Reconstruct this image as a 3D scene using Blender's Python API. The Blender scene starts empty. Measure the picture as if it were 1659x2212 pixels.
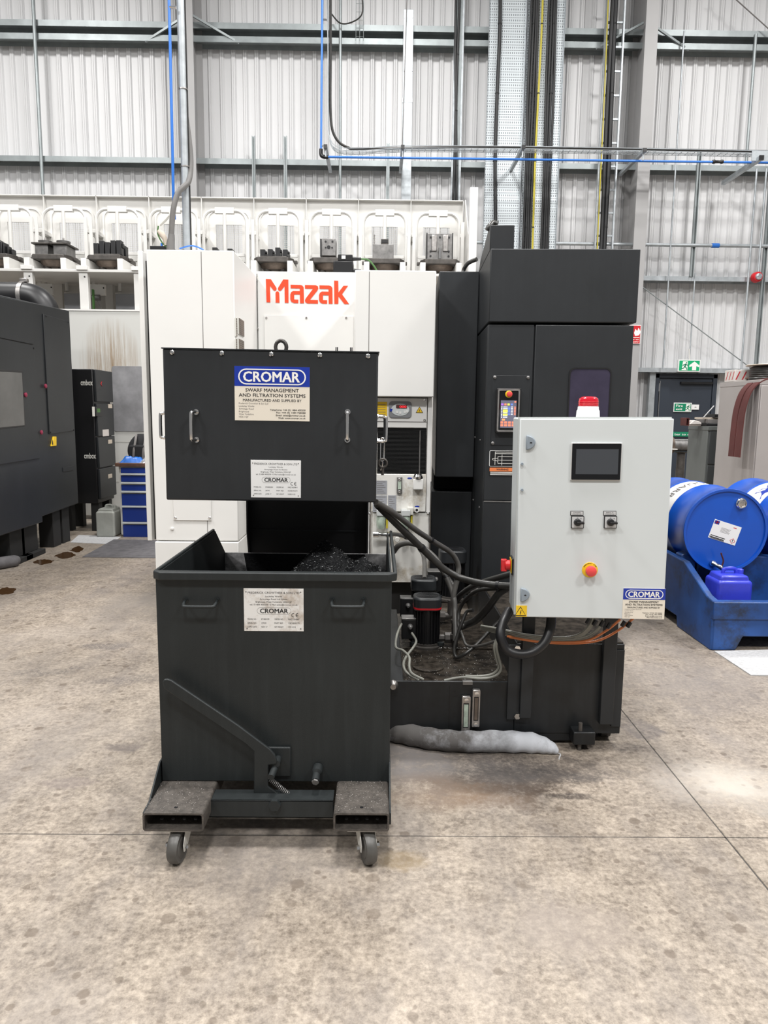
import bpy, bmesh, math, random
from mathutils import Matrix, Vector
random.seed(7)
R = math.radians
scene = bpy.context.scene
C = scene.collection

# ------------------------------------------------------------------ camera
CAM = Vector((0.0, 0.0, 1.45)); FPX = 1550.0
YAW, PITCH, ROLL = R(0.55), R(7.93), R(0.62)
_f = Vector((math.sin(YAW)*math.cos(PITCH), math.cos(YAW)*math.cos(PITCH), -math.sin(PITCH)))
_r0 = Vector((math.cos(YAW), -math.sin(YAW), 0)); _u0 = _r0.cross(_f)
RT = _r0*math.cos(ROLL) + _u0*math.sin(ROLL); UP = _u0*math.cos(ROLL) - _r0*math.sin(ROLL); FW = _f
cam = bpy.data.cameras.new('camera'); camo = bpy.data.objects.new('camera', cam); C.objects.link(camo)
cam.sensor_fit = 'HORIZONTAL'; cam.sensor_width = 36.0; cam.lens = FPX/1659*36.0
cam.clip_start = 0.05; cam.clip_end = 100
mw = Matrix((RT, UP, -FW)).transposed().to_4x4(); mw.translation = CAM
camo.matrix_world = mw; scene.camera = camo

# ------------------------------------------------------------------ light
scene.view_settings.view_transform = 'Standard'; scene.view_settings.look = 'None'
scene.view_settings.exposure = 0.12; scene.view_settings.gamma = 1.0
scene.view_settings.use_curve_mapping = False
world = bpy.data.worlds.new('hall'); scene.world = world; world.use_nodes = True
world.node_tree.nodes['Background'].inputs[0].default_value = (1.0, 1.0, 1.0, 1)
world.node_tree.nodes['Background'].inputs[1].default_value = 0.26
def high_bay(x, y, e, z=9.2, sx=1.2, sy=1.2):
    l = bpy.data.lights.new('high_bay_lamp', 'AREA'); l.shape = 'RECTANGLE'; l.size = sx; l.size_y = sy
    l.energy = e; l.color = (1.0, 0.985, 0.965)
    o = bpy.data.objects.new('high_bay_lamp', l); C.objects.link(o); o.location = (x, y, z)
for x in (-6.0, 0.0, 6.0):
    for y, e in ((-3.5, 490), (2.2, 470), (8.0, 370)):
        high_bay(x, y, e)

# ------------------------------------------------------------------ materials
MATS = {}
def nd(nt, t, **kw):
    n = nt.nodes.new(t)
    for k, v in kw.items():
        if k.startswith('i_'):
            n.inputs[int(k[2:])].default_value = v
        else: setattr(n, k, v)
    return n
def math_n(nt, op, a, b=None, clamp=False):
    n = nt.nodes.new('ShaderNodeMath'); n.operation = op; n.use_clamp = clamp
    for i, v in enumerate((a, b)):
        if v is None: continue
        if isinstance(v, (int, float)): n.inputs[i].default_value = v
        else: nt.links.new(v, n.inputs[i])
    return n.outputs[0]
def ramp(nt, src, a, b):
    n = nt.nodes.new('ShaderNodeMapRange'); n.inputs[1].default_value = a; n.inputs[2].default_value = b
    nt.links.new(src, n.inputs[0]); return n.outputs[0]
def mixc(nt, fac, a, b, mode='MIX'):
    n = nt.nodes.new('ShaderNodeMix'); n.data_type = 'RGBA'; n.blend_type = mode
    if isinstance(fac, (int, float)): n.inputs[0].default_value = fac
    else: nt.links.new(fac, n.inputs[0])
    for i, v in ((6, a), (7, b)):
        if isinstance(v, tuple): n.inputs[i].default_value = (*v[:3], 1)
        else: nt.links.new(v, n.inputs[i])
    return n.outputs[2]
def noise(nt, vec, scale, detail=4, rough=.6):
    n = nt.nodes.new('ShaderNodeTexNoise'); n.inputs['Scale'].default_value = scale
    n.inputs['Detail'].default_value = detail; n.inputs['Roughness'].default_value = rough
    if vec is not None: nt.links.new(vec, n.inputs['Vector'])
    return n.outputs[0]
def mapped(nt, vec, sc):
    n = nt.nodes.new('ShaderNodeMapping'); n.inputs['Scale'].default_value = sc; nt.links.new(vec, n.inputs[0]); return n.outputs[0]
def newmat(name):
    m = bpy.data.materials.new(name); m.use_nodes = True; nt = m.node_tree
    b = nt.nodes['Principled BSDF']; MATS[name] = m
    geo = nt.nodes.new('ShaderNodeNewGeometry')
    return m, nt, b, geo.outputs['Position']
def mat(name, col, rough=.5, metal=0.0, var=0.0, vs=4.0, streak=0.0, bump=0.0, bs=60, spec=.5, emit=0, dirt=None, dirt_amt=.5, dirt_s=3.0, coat=0.0, trans=0.0):
    m, nt, b, pos = newmat(name)
    b.inputs['Base Color'].default_value = (*col, 1)
    b.inputs['Roughness'].default_value = rough; b.inputs['Metallic'].default_value = metal
    b.inputs['Specular IOR Level'].default_value = spec
    if coat: b.inputs['Coat Weight'].default_value = coat
    if trans: b.inputs['Transmission Weight'].default_value = trans
    c = None
    if var:
        n = noise(nt, pos, vs)
        c = mixc(nt, ramp(nt, n, .3, .7), tuple(x*(1-var) for x in col), tuple(min(1, x*(1+var)) for x in col))
    if streak:
        n = noise(nt, mapped(nt, pos, (14, 14, .9)), 2.2, 5)
        c = mixc(nt, math_n(nt, 'MULTIPLY', ramp(nt, n, .45, .8), streak), c if c else col, tuple(min(1, x*2.1+.012) for x in col))
    if dirt:
        n = noise(nt, pos, dirt_s, 7, .72)
        c = mixc(nt, math_n(nt, 'MULTIPLY', ramp(nt, n, .5, .68), dirt_amt), c if c else col, dirt)
    if c: nt.links.new(c, b.inputs['Base Color'])
    if bump:
        bn = nt.nodes.new('ShaderNodeBump'); bn.inputs['Strength'].default_value = bump; bn.inputs['Distance'].default_value = .004
        nt.links.new(noise(nt, pos, bs), bn.inputs['Height']); nt.links.new(bn.outputs[0], b.inputs['Normal'])
    if emit:
        b.inputs['Emission Color'].default_value = (*col, 1); b.inputs['Emission Strength'].default_value = emit
    return m
mat('dark', (.0195, .0215, .0238), .42, spec=.38, var=.12, vs=3, streak=.08, bump=.06, bs=400)
mat('dark_bin', (.0150, .0180, .0188), .5, spec=.36, var=.15, vs=3, streak=.22, bump=.1, bs=300)
mat('dark_dirty', (.026, .026, .026), .42, var=.35, vs=7, streak=.12, dirt=(.075, .066, .055), dirt_amt=.45, dirt_s=7)
mat('dark_tank', (.0125, .014, .0155), .4, spec=.4, var=.2, vs=4, streak=.22, dirt=(.008, .008, .008), dirt_amt=.8, dirt_s=5)
mat('grime', (.036, .030, .024), .16, var=.75, vs=24, dirt=(.008, .007, .006), dirt_amt=.92, dirt_s=11, bump=.9, bs=38)
mat('swarf_dusty', (.062, .054, .047), .6, var=.4, vs=40, dirt=(.15, .13, .115), dirt_amt=.45, dirt_s=120, bump=.4, bs=180)
mat('black', (.008, .008, .009), .4); mat('cable_black', (.007, .007, .008), .5); mat('black_matt', (.012, .012, .012), .75)
mat('black_gloss', (.006, .006, .007), .08); mat('rubber', (.028, .027, .025), .38, var=.3, vs=20, bump=.1, bs=90)
mat('rubber_grey', (.075, .072, .067), .42, var=.25, vs=12)
mat('conduit_grey', (.14, .135, .13), .5, var=.1, vs=8)
mat('white', (.73, .725, .705), .42, var=.03, vs=1.5)
mat('white_dirty', (.68, .67, .635), .45, var=.04, vs=2, dirt=(.30, .23, .13), dirt_amt=.7, dirt_s=6)
mat('white_stock', (.66, .65, .625), .5, var=.03, vs=2)
mat('off_white', (.62, .61, .57), .5); mat('sheet_white', (.46, .46, .465), .9, var=.16, vs=60, bump=.3, bs=120)
mat('panel', (.60, .635, .64), .38, var=.025, vs=2, bump=.03, bs=500)
mat('panel_edge', (.50, .52, .51), .42)
mat('galv', (.42, .45, .47), .45, metal=.45, var=.18, vs=9)
mat('galv_dark', (.30, .33, .335), .45, metal=.4, var=.15, vs=4)
mat('chrome', (.72, .71, .70), .16, metal=1.0); mat('steel', (.42, .40, .385), .32, metal=.9, var=.25, vs=20)
mat('steel_dull', (.20, .195, .19), .45, metal=.6, var=.3, vs=14); mat('brass', (.45, .36, .2), .35, metal=.8)
mat('iron', (.075, .068, .062), .45, metal=.35, var=.35, vs=12); mat('iron_rust', (.13, .10, .08), .55, metal=.3, var=.4, vs=10)
mat('clad', (.63, .63, .635), .45, var=.02, vs=.7); mat('column_paint', (.34, .335, .335), .5, var=.04, vs=2)
mat('blue_pipe', (.03, .17, .60), .35); mat('blue', (.004, .075, .44), .3, var=.08, vs=3, coat=.12)
mat('blue_tray', (.012, .060, .225), .45, var=.35, vs=3, streak=.06, dirt=(.012, .018, .032), dirt_amt=.9, dirt_s=4.5)
mat('blue_can', (.035, .05, .55), .35, var=.1, vs=6, coat=.2, dirt=(.02, .02, .12), dirt_amt=.5)
mat('blue_drawer', (.008, .035, .25), .4); mat('blue_label', (.010, .035, .33), .3)
mat('cream', (.76, .70, .60), .45); mat('label_white', (.80, .80, .79), .4)
mat('label_worn', (.74, .73, .71), .45, dirt=(.28, .19, .11), dirt_amt=.6, dirt_s=14)
mat('ink', (.015, .015, .016), .6); mat('ink_grey', (.16, .15, .145), .6); mat('ink_white', (.85, .84, .80), .5)
mat('logo', (.80, .065, .018), .4); mat('yellow', (.80, .52, .015), .4); mat('yellow_cable', (.50, .42, .03), .45)
mat('red', (.62, .02, .025), .35); mat('red_soft', (.70, .06, .06), .4); mat('maroon', (.09, .022, .02), .55, var=.15, vs=6)
mat('sign_red', (.55, .012, .02), .4); mat('sign_green', (.005, .22, .11), .4); mat('orange', (.72, .20, .06), .45)
mat('red_dome', (.72, .01, .03), .12, coat=.6, trans=.25); mat('pink', (.25, .025, .06), .4); mat('smoky', (.10, .098, .094), .2, var=.2, vs=2)
mat('door', (.028, .036, .050), .45, var=.08, vs=2); mat('grey_mid', (.22, .225, .235), .5)
mat('screen', (.055, .06, .068), .07, spec=.6); mat('screen_rim', (.55, .55, .54), .4)
mat('switch_face', (.55, .55, .55), .35); mat('lock_grey', (.24, .28, .32), .4)
mat('cabinet_green', (.125, .135, .13), .45, var=.06, vs=3); mat('cabinet_dark', (.055, .06, .062), .5)
mat('cabinet_taupe', (.36, .335, .325), .5, var=.04, vs=3); mat('wood', (.12, .06, .04), .5, var=.3, vs=12)
mat('mat_grey', (.11, .105, .11), .85, var=.25, vs=12); mat('can_clear', (.36, .37, .34), .45, var=.12, vs=7)
mat('oil', (.055, .028, .012), .15, spec=.3); mat('grey_panel', (.30, .31, .335), .5, var=.06, vs=3)
mat('window_grey', (.25, .25, .26), .25, var=.2, vs=5); mat('fabric_black', (.012, .012, .014), .9)
mat('bag_blue', (.02, .14, .52), .35, var=.3, vs=18); mat('foil', (.45, .46, .5), .25, metal=.5, var=.5, vs=30)
mat('purple_glass', (.040, .034, .060), .18, var=.35, vs=3); mat('green_cable', (.06, .16, .04), .5)
mat('cable_grey', (.20, .20, .175), .45, var=.15, vs=15); mat('orange_cable', (.62, .19, .06), .45)
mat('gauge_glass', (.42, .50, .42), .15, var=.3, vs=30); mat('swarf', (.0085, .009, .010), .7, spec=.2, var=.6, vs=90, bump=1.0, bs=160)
mat('swarf_chip', (.17, .175, .18), .35, metal=.5, var=.5, vs=80); mat('bin_speckle', (.46, .455, .46), .5, var=.35, vs=55, dirt=(.04, .04, .04), dirt_amt=.8, dirt_s=18)
mat('carton', (.62, .58, .55), .7); mat('tape_red', (.5, .03, .04), .5); mat('plastic_beige', (.55, .48, .40), .6)
mat('led_red', (.8, .02, .03), .4, emit=1.2); mat('glow_green', (.004, .30, .12), .4, emit=.25)
for k, c in dict(purple=(.35, .12, .6), yel=(.75, .8, .1), blu=(.12, .2, .55), wht=(.8, .85, .95), red=(.7, .2, .12), gry=(.1, .1, .14), org=(.75, .3, .12)).items():
    mat('px_' + k, c, .3, emit=.7)

def floor_mat():
    m, nt, b, pos = newmat('concrete')
    big = noise(nt, pos, .8, 5, .6); mid = noise(nt, pos, 9.0, 8, .75); fine = noise(nt, pos, 46, 8, .78)
    st = noise(nt, mapped(nt, pos, (1.5, .6, 1)), 2.0, 7, .68)
    light, brown, grey = (.395, .338, .275), (.128, .103, .080), (.145, .129, .122)
    sp = math_n(nt, 'ADD', math_n(nt, 'MULTIPLY', fine, .62), math_n(nt, 'MULTIPLY', mid, .38))
    c = mixc(nt, ramp(nt, sp, .40, .60), brown, light)
    c = mixc(nt, math_n(nt, 'MULTIPLY', ramp(nt, st, .46, .70), .62), c, grey)
    c = mixc(nt, math_n(nt, 'MULTIPLY', ramp(nt, big, .50, .72), .35), c, (.42, .375, .335))
    # drip spots
    gate = ramp(nt, noise(nt, pos, 1.7, 4), .36, .56)
    for sc_, lo, kk, amt in ((8.5, .48, .40, .70), (17.0, .55, .5, .62), (5.0, .80, .55, .5)):
        vo = nt.nodes.new('ShaderNodeTexVoronoi'); vo.voronoi_dimensions = '2D'; vo.inputs['Scale'].default_value = sc_; nt.links.new(pos, vo.inputs['Vector'])
        sep = nt.nodes.new('ShaderNodeSeparateColor'); nt.links.new(vo.outputs['Color'], sep.inputs[0])
        rad = math_n(nt, 'MULTIPLY', math_n(nt, 'SUBTRACT', sep.outputs[0], lo, True), kk)
        dd = math_n(nt, 'ADD', vo.outputs['Distance'], math_n(nt, 'MULTIPLY', math_n(nt, 'SUBTRACT', fine, .5), .12))
        spot = ramp(nt, math_n(nt, 'SUBTRACT', rad, dd), -.01, .04)
        c = mixc(nt, math_n(nt, 'MULTIPLY', spot, math_n(nt, 'MULTIPLY', gate, amt)), c, (.115, .088, .066))
    # irregular discs: oil soaked concrete round the tank, tread marks, darker and lighter patches
    wob = noise(nt, pos, 3.0, 6, .7)
    br = nt.nodes.new('ShaderNodeTexBrick'); br.inputs['Scale'].default_value = 9; br.inputs['Mortar Size'].default_value = .022; br.inputs['Row Height'].default_value = .2; br.inputs['Brick Width'].default_value = .3
    nt.links.new(pos, br.inputs['Vector']); tread = math_n(nt, 'SUBTRACT', 1.0, br.outputs['Fac'])
    def patch(x, y, rx, ry, col, amt, soft=.4, tr=False):
        nonlocal c
        mp = nt.nodes.new('ShaderNodeMapping'); mp.vector_type = 'POINT'
        mp.inputs['Location'].default_value = (-x/rx, -y/ry, 0); mp.inputs['Scale'].default_value = (1/rx, 1/ry, 0)
        nt.links.new(pos, mp.inputs[0])
        ln = nt.nodes.new('ShaderNodeVectorMath'); ln.operation = 'LENGTH'; nt.links.new(mp.outputs[0], ln.inputs[0])
        d = math_n(nt, 'ADD', ln.outputs['Value'], math_n(nt, 'MULTIPLY', math_n(nt, 'SUBTRACT', wob, .5), 1.7))
        d = math_n(nt, 'ADD', d, math_n(nt, 'MULTIPLY', math_n(nt, 'SUBTRACT', mid, .5), 1.3))
        k = math_n(nt, 'MULTIPLY', ramp(nt, d, 1.0, 1.0-soft), amt)
        if tr: k = math_n(nt, 'MULTIPLY', k, tread)
        k = math_n(nt, 'MULTIPLY', k, math_n(nt, 'ADD', .5, math_n(nt, 'MULTIPLY', ramp(nt, sp, .60, .42), .5)))
        c = mixc(nt, k, c, col); return k
    for a in PATCHES: patch(*a)
    nt.links.new(c, b.inputs['Base Color'])
    rr = nt.nodes.new('ShaderNodeMapRange'); rr.inputs[3].default_value = .62; rr.inputs[4].default_value = .38
    nt.links.new(mid, rr.inputs[0]); nt.links.new(rr.outputs[0], b.inputs['Roughness'])
    bn = nt.nodes.new('ShaderNodeBump'); bn.inputs['Strength'].default_value = .12; bn.inputs['Distance'].default_value = .004
    nt.links.new(fine, bn.inputs['Height']); nt.links.new(bn.outputs[0], b.inputs['Normal'])

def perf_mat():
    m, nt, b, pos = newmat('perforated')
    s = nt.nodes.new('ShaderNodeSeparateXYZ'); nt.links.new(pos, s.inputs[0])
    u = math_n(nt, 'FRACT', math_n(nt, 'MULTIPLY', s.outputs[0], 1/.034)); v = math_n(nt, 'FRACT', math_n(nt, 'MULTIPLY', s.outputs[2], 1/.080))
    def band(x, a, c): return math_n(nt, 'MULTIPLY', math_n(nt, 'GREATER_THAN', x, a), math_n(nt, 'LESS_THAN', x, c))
    h = math_n(nt, 'MAXIMUM', math_n(nt, 'MULTIPLY', band(u, .2, .62), band(v, .12, .46)), math_n(nt, 'MULTIPLY', band(u, .05, .9), band(v, .72, .84)))  # slots are not cut: the shade in the openings is painted as dark colour
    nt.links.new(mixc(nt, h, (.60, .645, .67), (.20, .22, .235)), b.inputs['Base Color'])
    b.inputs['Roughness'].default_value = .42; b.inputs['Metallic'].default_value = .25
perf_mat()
def stain_mat():      # white painted sheet with brown coolant runs
    m, nt, b, pos = newmat('white_runs')
    s = nt.nodes.new('ShaderNodeSeparateXYZ'); nt.links.new(pos, s.inputs[0])
    n = noise(nt, mapped(nt, pos, (16, 16, .5)), 2.0, 6, .75)
    dx = math_n(nt, 'MULTIPLY', math_n(nt, 'ABSOLUTE', math_n(nt, 'ADD', s.outputs[0], RUNX)), 1/.42)
    dz = math_n(nt, 'MULTIPLY', math_n(nt, 'ABSOLUTE', math_n(nt, 'SUBTRACT', s.outputs[2], 2.02)), 1/.62)
    d = math_n(nt, 'ADD', math_n(nt, 'POWER', dx, 2), math_n(nt, 'POWER', dz, 2))
    k = math_n(nt, 'MULTIPLY', math_n(nt, 'SUBTRACT', 1.0, d, True), ramp(nt, n, .36, .62))
    nt.links.new(mixc(nt, math_n(nt, 'MULTIPLY', k, .95), (.56, .56, .535), (.24, .145, .06)), b.inputs['Base Color']); b.inputs['Roughness'].default_value = .45
def sock_mat():
    m, nt, b, pos = newmat('sock')
    s = nt.nodes.new('ShaderNodeSeparateXYZ'); nt.links.new(pos, s.inputs[0])
    n = noise(nt, pos, 9, 7, .7)
    k = math_n(nt, 'ADD', ramp(nt, s.outputs[0], .66, .34), math_n(nt, 'MULTIPLY', math_n(nt, 'SUBTRACT', n, .5), 1.9), True)
    nt.links.new(mixc(nt, math_n(nt, 'MULTIPLY', k, .93), (.60, .62, .66), (.06, .052, .045)), b.inputs['Base Color']); b.inputs['Roughness'].default_value = .9
    bn = nt.nodes.new('ShaderNodeBump'); bn.inputs['Strength'].default_value = .4; nt.links.new(noise(nt, pos, 60), bn.inputs['Height']); nt.links.new(bn.outputs[0], b.inputs['Normal'])
sock_mat()

# ------------------------------------------------------------------ geometry helpers
def ray(px, py): return RT*((px-829.5)/FPX) + UP*((1106.0-py)/FPX) + FW
def W(px, py, Y):                       # world point on the plane at depth Y
    d = ray(px, py); return CAM + d*(Y/d.y)
def FL(px, py, z=0.0):                  # world point on a level plane
    d = ray(px, py); return CAM + d*((z-CAM.z)/d.z)
RUNX = -W(238, 760, 9.45).x
stain_mat()

def cat(pts, n=8, closed=False):
    pts = [Vector(p) for p in pts]; out = []
    m = len(pts)
    for i in range(m-1):
        p0 = pts[max(i-1, 0)]; p1 = pts[i]; p2 = pts[i+1]; p3 = pts[min(i+2, m-1)]
        for k in range(n):
            t = k/n
            out.append(.5*((2*p1)+(-p0+p2)*t+(2*p0-5*p1+4*p2-p3)*t*t+(-p0+3*p1-3*p2+p3)*t**3))
    out.append(pts[-1]); return out
def rr(x0, x1, z0, z1, r, n=5):         # rounded rectangle outline
    o = []
    for cx, cz, a in ((x1-r, z0+r, -90), (x1-r, z1-r, 0), (x0+r, z1-r, 90), (x0+r, z0+r, 180)):
        for k in range(n+1):
            t = R(a+90*k/n); o.append((cx+r*math.cos(t), cz+r*math.sin(t)))
    return o
def circ(cx, cz, r, n=20): return [(cx+r*math.cos(2*math.pi*k/n), cz+r*math.sin(2*math.pi*k/n)) for k in range(n)]

class MB:
    def __init__(s): s.v = []; s.f = []
    def add(s, vs, fs):
        b = len(s.v); s.v += [Vector(v) for v in vs]; s.f += [tuple(b+i for i in f) for f in fs]; return s
    def box(s, x0, x1, y0, y1, z0, z1):
        x0, x1 = min(x0, x1), max(x0, x1); y0, y1 = min(y0, y1), max(y0, y1); z0, z1 = min(z0, z1), max(z0, z1)
        return s.add([(x0,y0,z0),(x1,y0,z0),(x1,y1,z0),(x0,y1,z0),(x0,y0,z1),(x1,y0,z1),(x1,y1,z1),(x0,y1,z1)],
                     [(0,3,2,1),(4,5,6,7),(0,1,5,4),(1,2,6,5),(2,3,7,6),(3,0,4,7)])
    def prism(s, poly, axis, a, b):
        def P(p, t): return {'x': (t, p[0], p[1]), 'y': (p[0], t, p[1]), 'z': (p[0], p[1], t)}[axis]
        n = len(poly)
        return s.add([P(p, a) for p in poly]+[P(p, b) for p in poly],
                     [tuple(range(n)), tuple(range(2*n-1, n-1, -1))]+[(i, (i+1) % n, n+(i+1) % n, n+i) for i in range(n)])
    def ring(s, outer, inner, axis, a, b):     # prism with a hole, equal point counts
        def P(p, t): return {'x': (t, p[0], p[1]), 'y': (p[0], t, p[1]), 'z': (p[0], p[1], t)}[axis]
        n = len(outer); vs = [P(p, a) for p in outer]+[P(p, a) for p in inner]+[P(p, b) for p in outer]+[P(p, b) for p in inner]
        fs = []
        for i in range(n):
            j = (i+1) % n
            fs += [(i, j, n+j, n+i), (2*n+i, 3*n+i, 3*n+j, 2*n+j), (i, 2*n+i, 2*n+j, j), (n+i, n+j, 3*n+j, 3*n+i)]
        return s.add(vs, fs)
    def tube(s, pts, r, n=10, closed=False):
        pts = [Vector(p) for p in pts]; m = len(pts); rs = r if isinstance(r, (list, tuple)) else [r]*m
        T = []
        for i in range(m):
            a = pts[(i-1) % m] if closed else pts[max(i-1, 0)]; b = pts[(i+1) % m] if closed else pts[min(i+1, m-1)]
            d = b-a; T.append(d.normalized() if d.length > 1e-9 else Vector((0, 0, 1)))
        u = T[0].orthogonal().normalized(); vs = []; fs = []
        for i in range(m):
            u = u-T[i]*u.dot(T[i]); u = u.normalized() if u.length > 1e-6 else T[i].orthogonal().normalized()
            w = T[i].cross(u)
            vs += [pts[i]+(u*math.cos(2*math.pi*k/n)+w*math.sin(2*math.pi*k/n))*rs[i] for k in range(n)]
        for i in range(m if closed else m-1):
            j = (i+1) % m
            fs += [(i*n+k, i*n+(k+1) % n, j*n+(k+1) % n, j*n+k) for k in range(n)]
        if not closed: fs += [tuple(range(n-1, -1, -1)), tuple((m-1)*n+k for k in range(n))]
        return s.add(vs, fs)
    def cyl(s, p0, p1, r0, r1=None, n=18): return s.tube([p0, p1], [r0, r0 if r1 is None else r1], n)
    def lathe(s, prof, org=(0, 0, 0), axis='z', n=28):
        vs = []; m = len(prof); o = Vector(org)
        for r, t in prof:
            for k in range(n):
                c, d = r*math.cos(2*math.pi*k/n), r*math.sin(2*math.pi*k/n)
                vs.append(o+Vector({'z': (c, d, t), 'y': (c, t, d), 'x': (t, c, d)}[axis]))
        fs = [(i*n+k, i*n+(k+1) % n, (i+1)*n+(k+1) % n, (i+1)*n+k) for i in range(m-1) for k in range(n)]
        fs += [tuple(range(n-1, -1, -1)), tuple((m-1)*n+k for k in range(n))]
        return s.add(vs, fs)
    def quadgrid(s, fn, nu, nv):
        b = [fn(i/nu, j/nv) for j in range(nv+1) for i in range(nu+1)]
        return s.add(b, [(j*(nu+1)+i, j*(nu+1)+i+1, (j+1)*(nu+1)+i+1, (j+1)*(nu+1)+i) for j in range(nv) for i in range(nu)])
    def mesh(s, name, mt, recalc=True):
        me = bpy.data.meshes.new(name); me.from_pydata([tuple(v) for v in s.v], [], s.f)
        if recalc:
            bm = bmesh.new(); bm.from_mesh(me); bmesh.ops.recalc_face_normals(bm, faces=bm.faces); bm.to_mesh(me); bm.free()
        me.materials.append(MATS[mt])
        me.polygons.foreach_set('use_smooth', [True]*len(me.polygons)); me.set_sharp_from_angle(angle=R(38)); me.update()
        return me
def bevel(o, w, seg=2):
    b = o.modifiers.new('edge', 'BEVEL'); b.width = w; b.segments = seg; b.limit_method = 'ANGLE'; b.angle_limit = R(40)
def tag(o, label=None, cat=None, group=None, kind=None):
    if label: o['label'] = label
    if cat: o['category'] = cat
    if group: o['group'] = group
    if kind: o['kind'] = kind
    return o
ALL = []
class T:
    """A thing: an Empty at its base, with parts built in its own frame (x right, y away, z up)."""
    def __init__(s, name, label, cat, org=(0, 0, 0), yaw=0.0, roll=0.0, group=None, kind=None):
        s.root = bpy.data.objects.new(name, None); C.objects.link(s.root); s.root.empty_display_size = .1
        s.M = Matrix.Translation(Vector(org)) @ Matrix.Rotation(R(yaw), 4, 'Z') @ Matrix.Rotation(R(roll), 4, 'Y')
        s.root.matrix_world = s.M; s.I = s.M.inverted()
        tag(s.root, label, cat, group, kind)
    def _r(s, px, py): return s.I @ CAM, s.I.to_3x3() @ ray(px, py)
    def L(s, px, py, y=0.0): c, d = s._r(px, py); return c+d*((y-c.y)/d.y)
    def LZ(s, px, py, z): c, d = s._r(px, py); return c+d*((z-c.z)/d.z)
    def LX(s, px, py, x): c, d = s._r(px, py); return c+d*((x-c.x)/d.x)
    def rect(s, x0, y0, x1, y1, y=0.0):
        xm, ym = (x0+x1)/2, (y0+y1)/2
        return s.L(x0, ym, y).x, s.L(x1, ym, y).x, s.L(xm, y1, y).z, s.L(xm, y0, y).z
    def part(s, name, mb, mt, parent=None, bev=0, label=None, kind=None):
        me = mb if isinstance(mb, bpy.types.Mesh) else mb.mesh(name, mt)
        o = bpy.data.objects.new(name, me); C.objects.link(o); o.parent = parent or s.root
        if bev: bevel(o, bev)
        if label: o['label'] = label
        if kind: o['kind'] = kind
        return o
    def inst(s, name, me, loc, parent=None, rot=None):
        o = bpy.data.objects.new(name, me); C.objects.link(o); o.parent = parent or s.root; o.location = loc
        if rot: o.rotation_euler = rot
        return o
    def fb(s, name, x0, y0, x1, y1, yf, yb, mt, parent=None, bev=.004, label=None):   # box by the corners of its front face
        a, b, c, d = s.rect(x0, y0, x1, y1, yf)
        return s.part(name, MB().box(a, b, yf, yb, c, d), mt, parent, bev, label)
def solo(name, mb, mt, label, cat, group=None, kind=None, bev=0):
    xs = [v.x for v in mb.v]; ys = [v.y for v in mb.v]; zs = [v.z for v in mb.v]
    o0 = Vector(((min(xs)+max(xs))/2, (min(ys)+max(ys))/2, min(zs)))
    mb.v = [v-o0 for v in mb.v]
    o = bpy.data.objects.new(name, mb.mesh(name, mt)); C.objects.link(o); o.location = o0
    if bev: bevel(o, bev)
    return tag(o, label, cat, group, kind)

# flat print
_tc = {}
def glyphs(t, bold=0.0):
    k = (t, bold)
    if k not in _tc:
        cu = bpy.data.curves.new('t', 'FONT'); cu.body = t; cu.size = 1; cu.resolution_u = 2; cu.offset = bold
        o = bpy.data.objects.new('t', cu); me = o.to_mesh()
        vs = [(v.co.x, v.co.y) for v in me.vertices]; fs = [tuple(p.vertices) for p in me.polygons]
        o.to_mesh_clear(); bpy.data.objects.remove(o); bpy.data.curves.remove(cu)
        xs = [v[0] for v in vs] or [0, 1]; _tc[k] = (vs, fs, min(xs), max(xs))
    return _tc[k]
def text(mb, t, x0, x1, z0, h, y, bold=0.0, fit=True, align='c'):
    """cap height h, base line z0, squeezed to x0..x1"""
    vs, fs, a, b = glyphs(t, 0.0)
    if not vs: return mb
    sz = h/.70; k = bold*sz*.75; sx = (x1-x0-2*k)/(b-a)
    for dx, dz in (((0, 0),) if not bold else ((-k, -k*.5), (k, -k*.5), (-k, k*.5), (k, k*.5), (0, 0))):
        mb.add([(x0+k+dx+(v[0]-a)*sx, y, z0+dz+v[1]*sz) for v in vs], fs); y -= .00006
    return mb
def flat(mb, poly, y): return mb.add([(p[0], y, p[1]) for p in poly], [tuple(range(len(poly)))])

SCREW = MB().lathe([(.009, 0), (.009, -.003), (.006, -.006), (.002, -.0065)], axis='y', n=10).mesh('screw', 'chrome')
SCREW_D = MB().lathe([(.010, 0), (.010, -.004), (.006, -.007), (.002, -.0075)], axis='y', n=10).mesh('screw', 'steel_dull')
SCREW_K = MB().lathe([(.010, 0), (.010, -.004), (.006, -.006), (.002, -.0065)], axis='y', n=8).mesh('screw', 'black')
def hexbolt(r, l, mt):
    return MB().prism([(r*math.cos(R(60*k)), r*math.sin(R(60*k))) for k in range(6)], 'y', 0, -l).mesh('bolt', mt)
BOLT = hexbolt(.014, .010, 'chrome'); BOLT_D = hexbolt(.020, .016, 'dark_bin')

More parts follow.
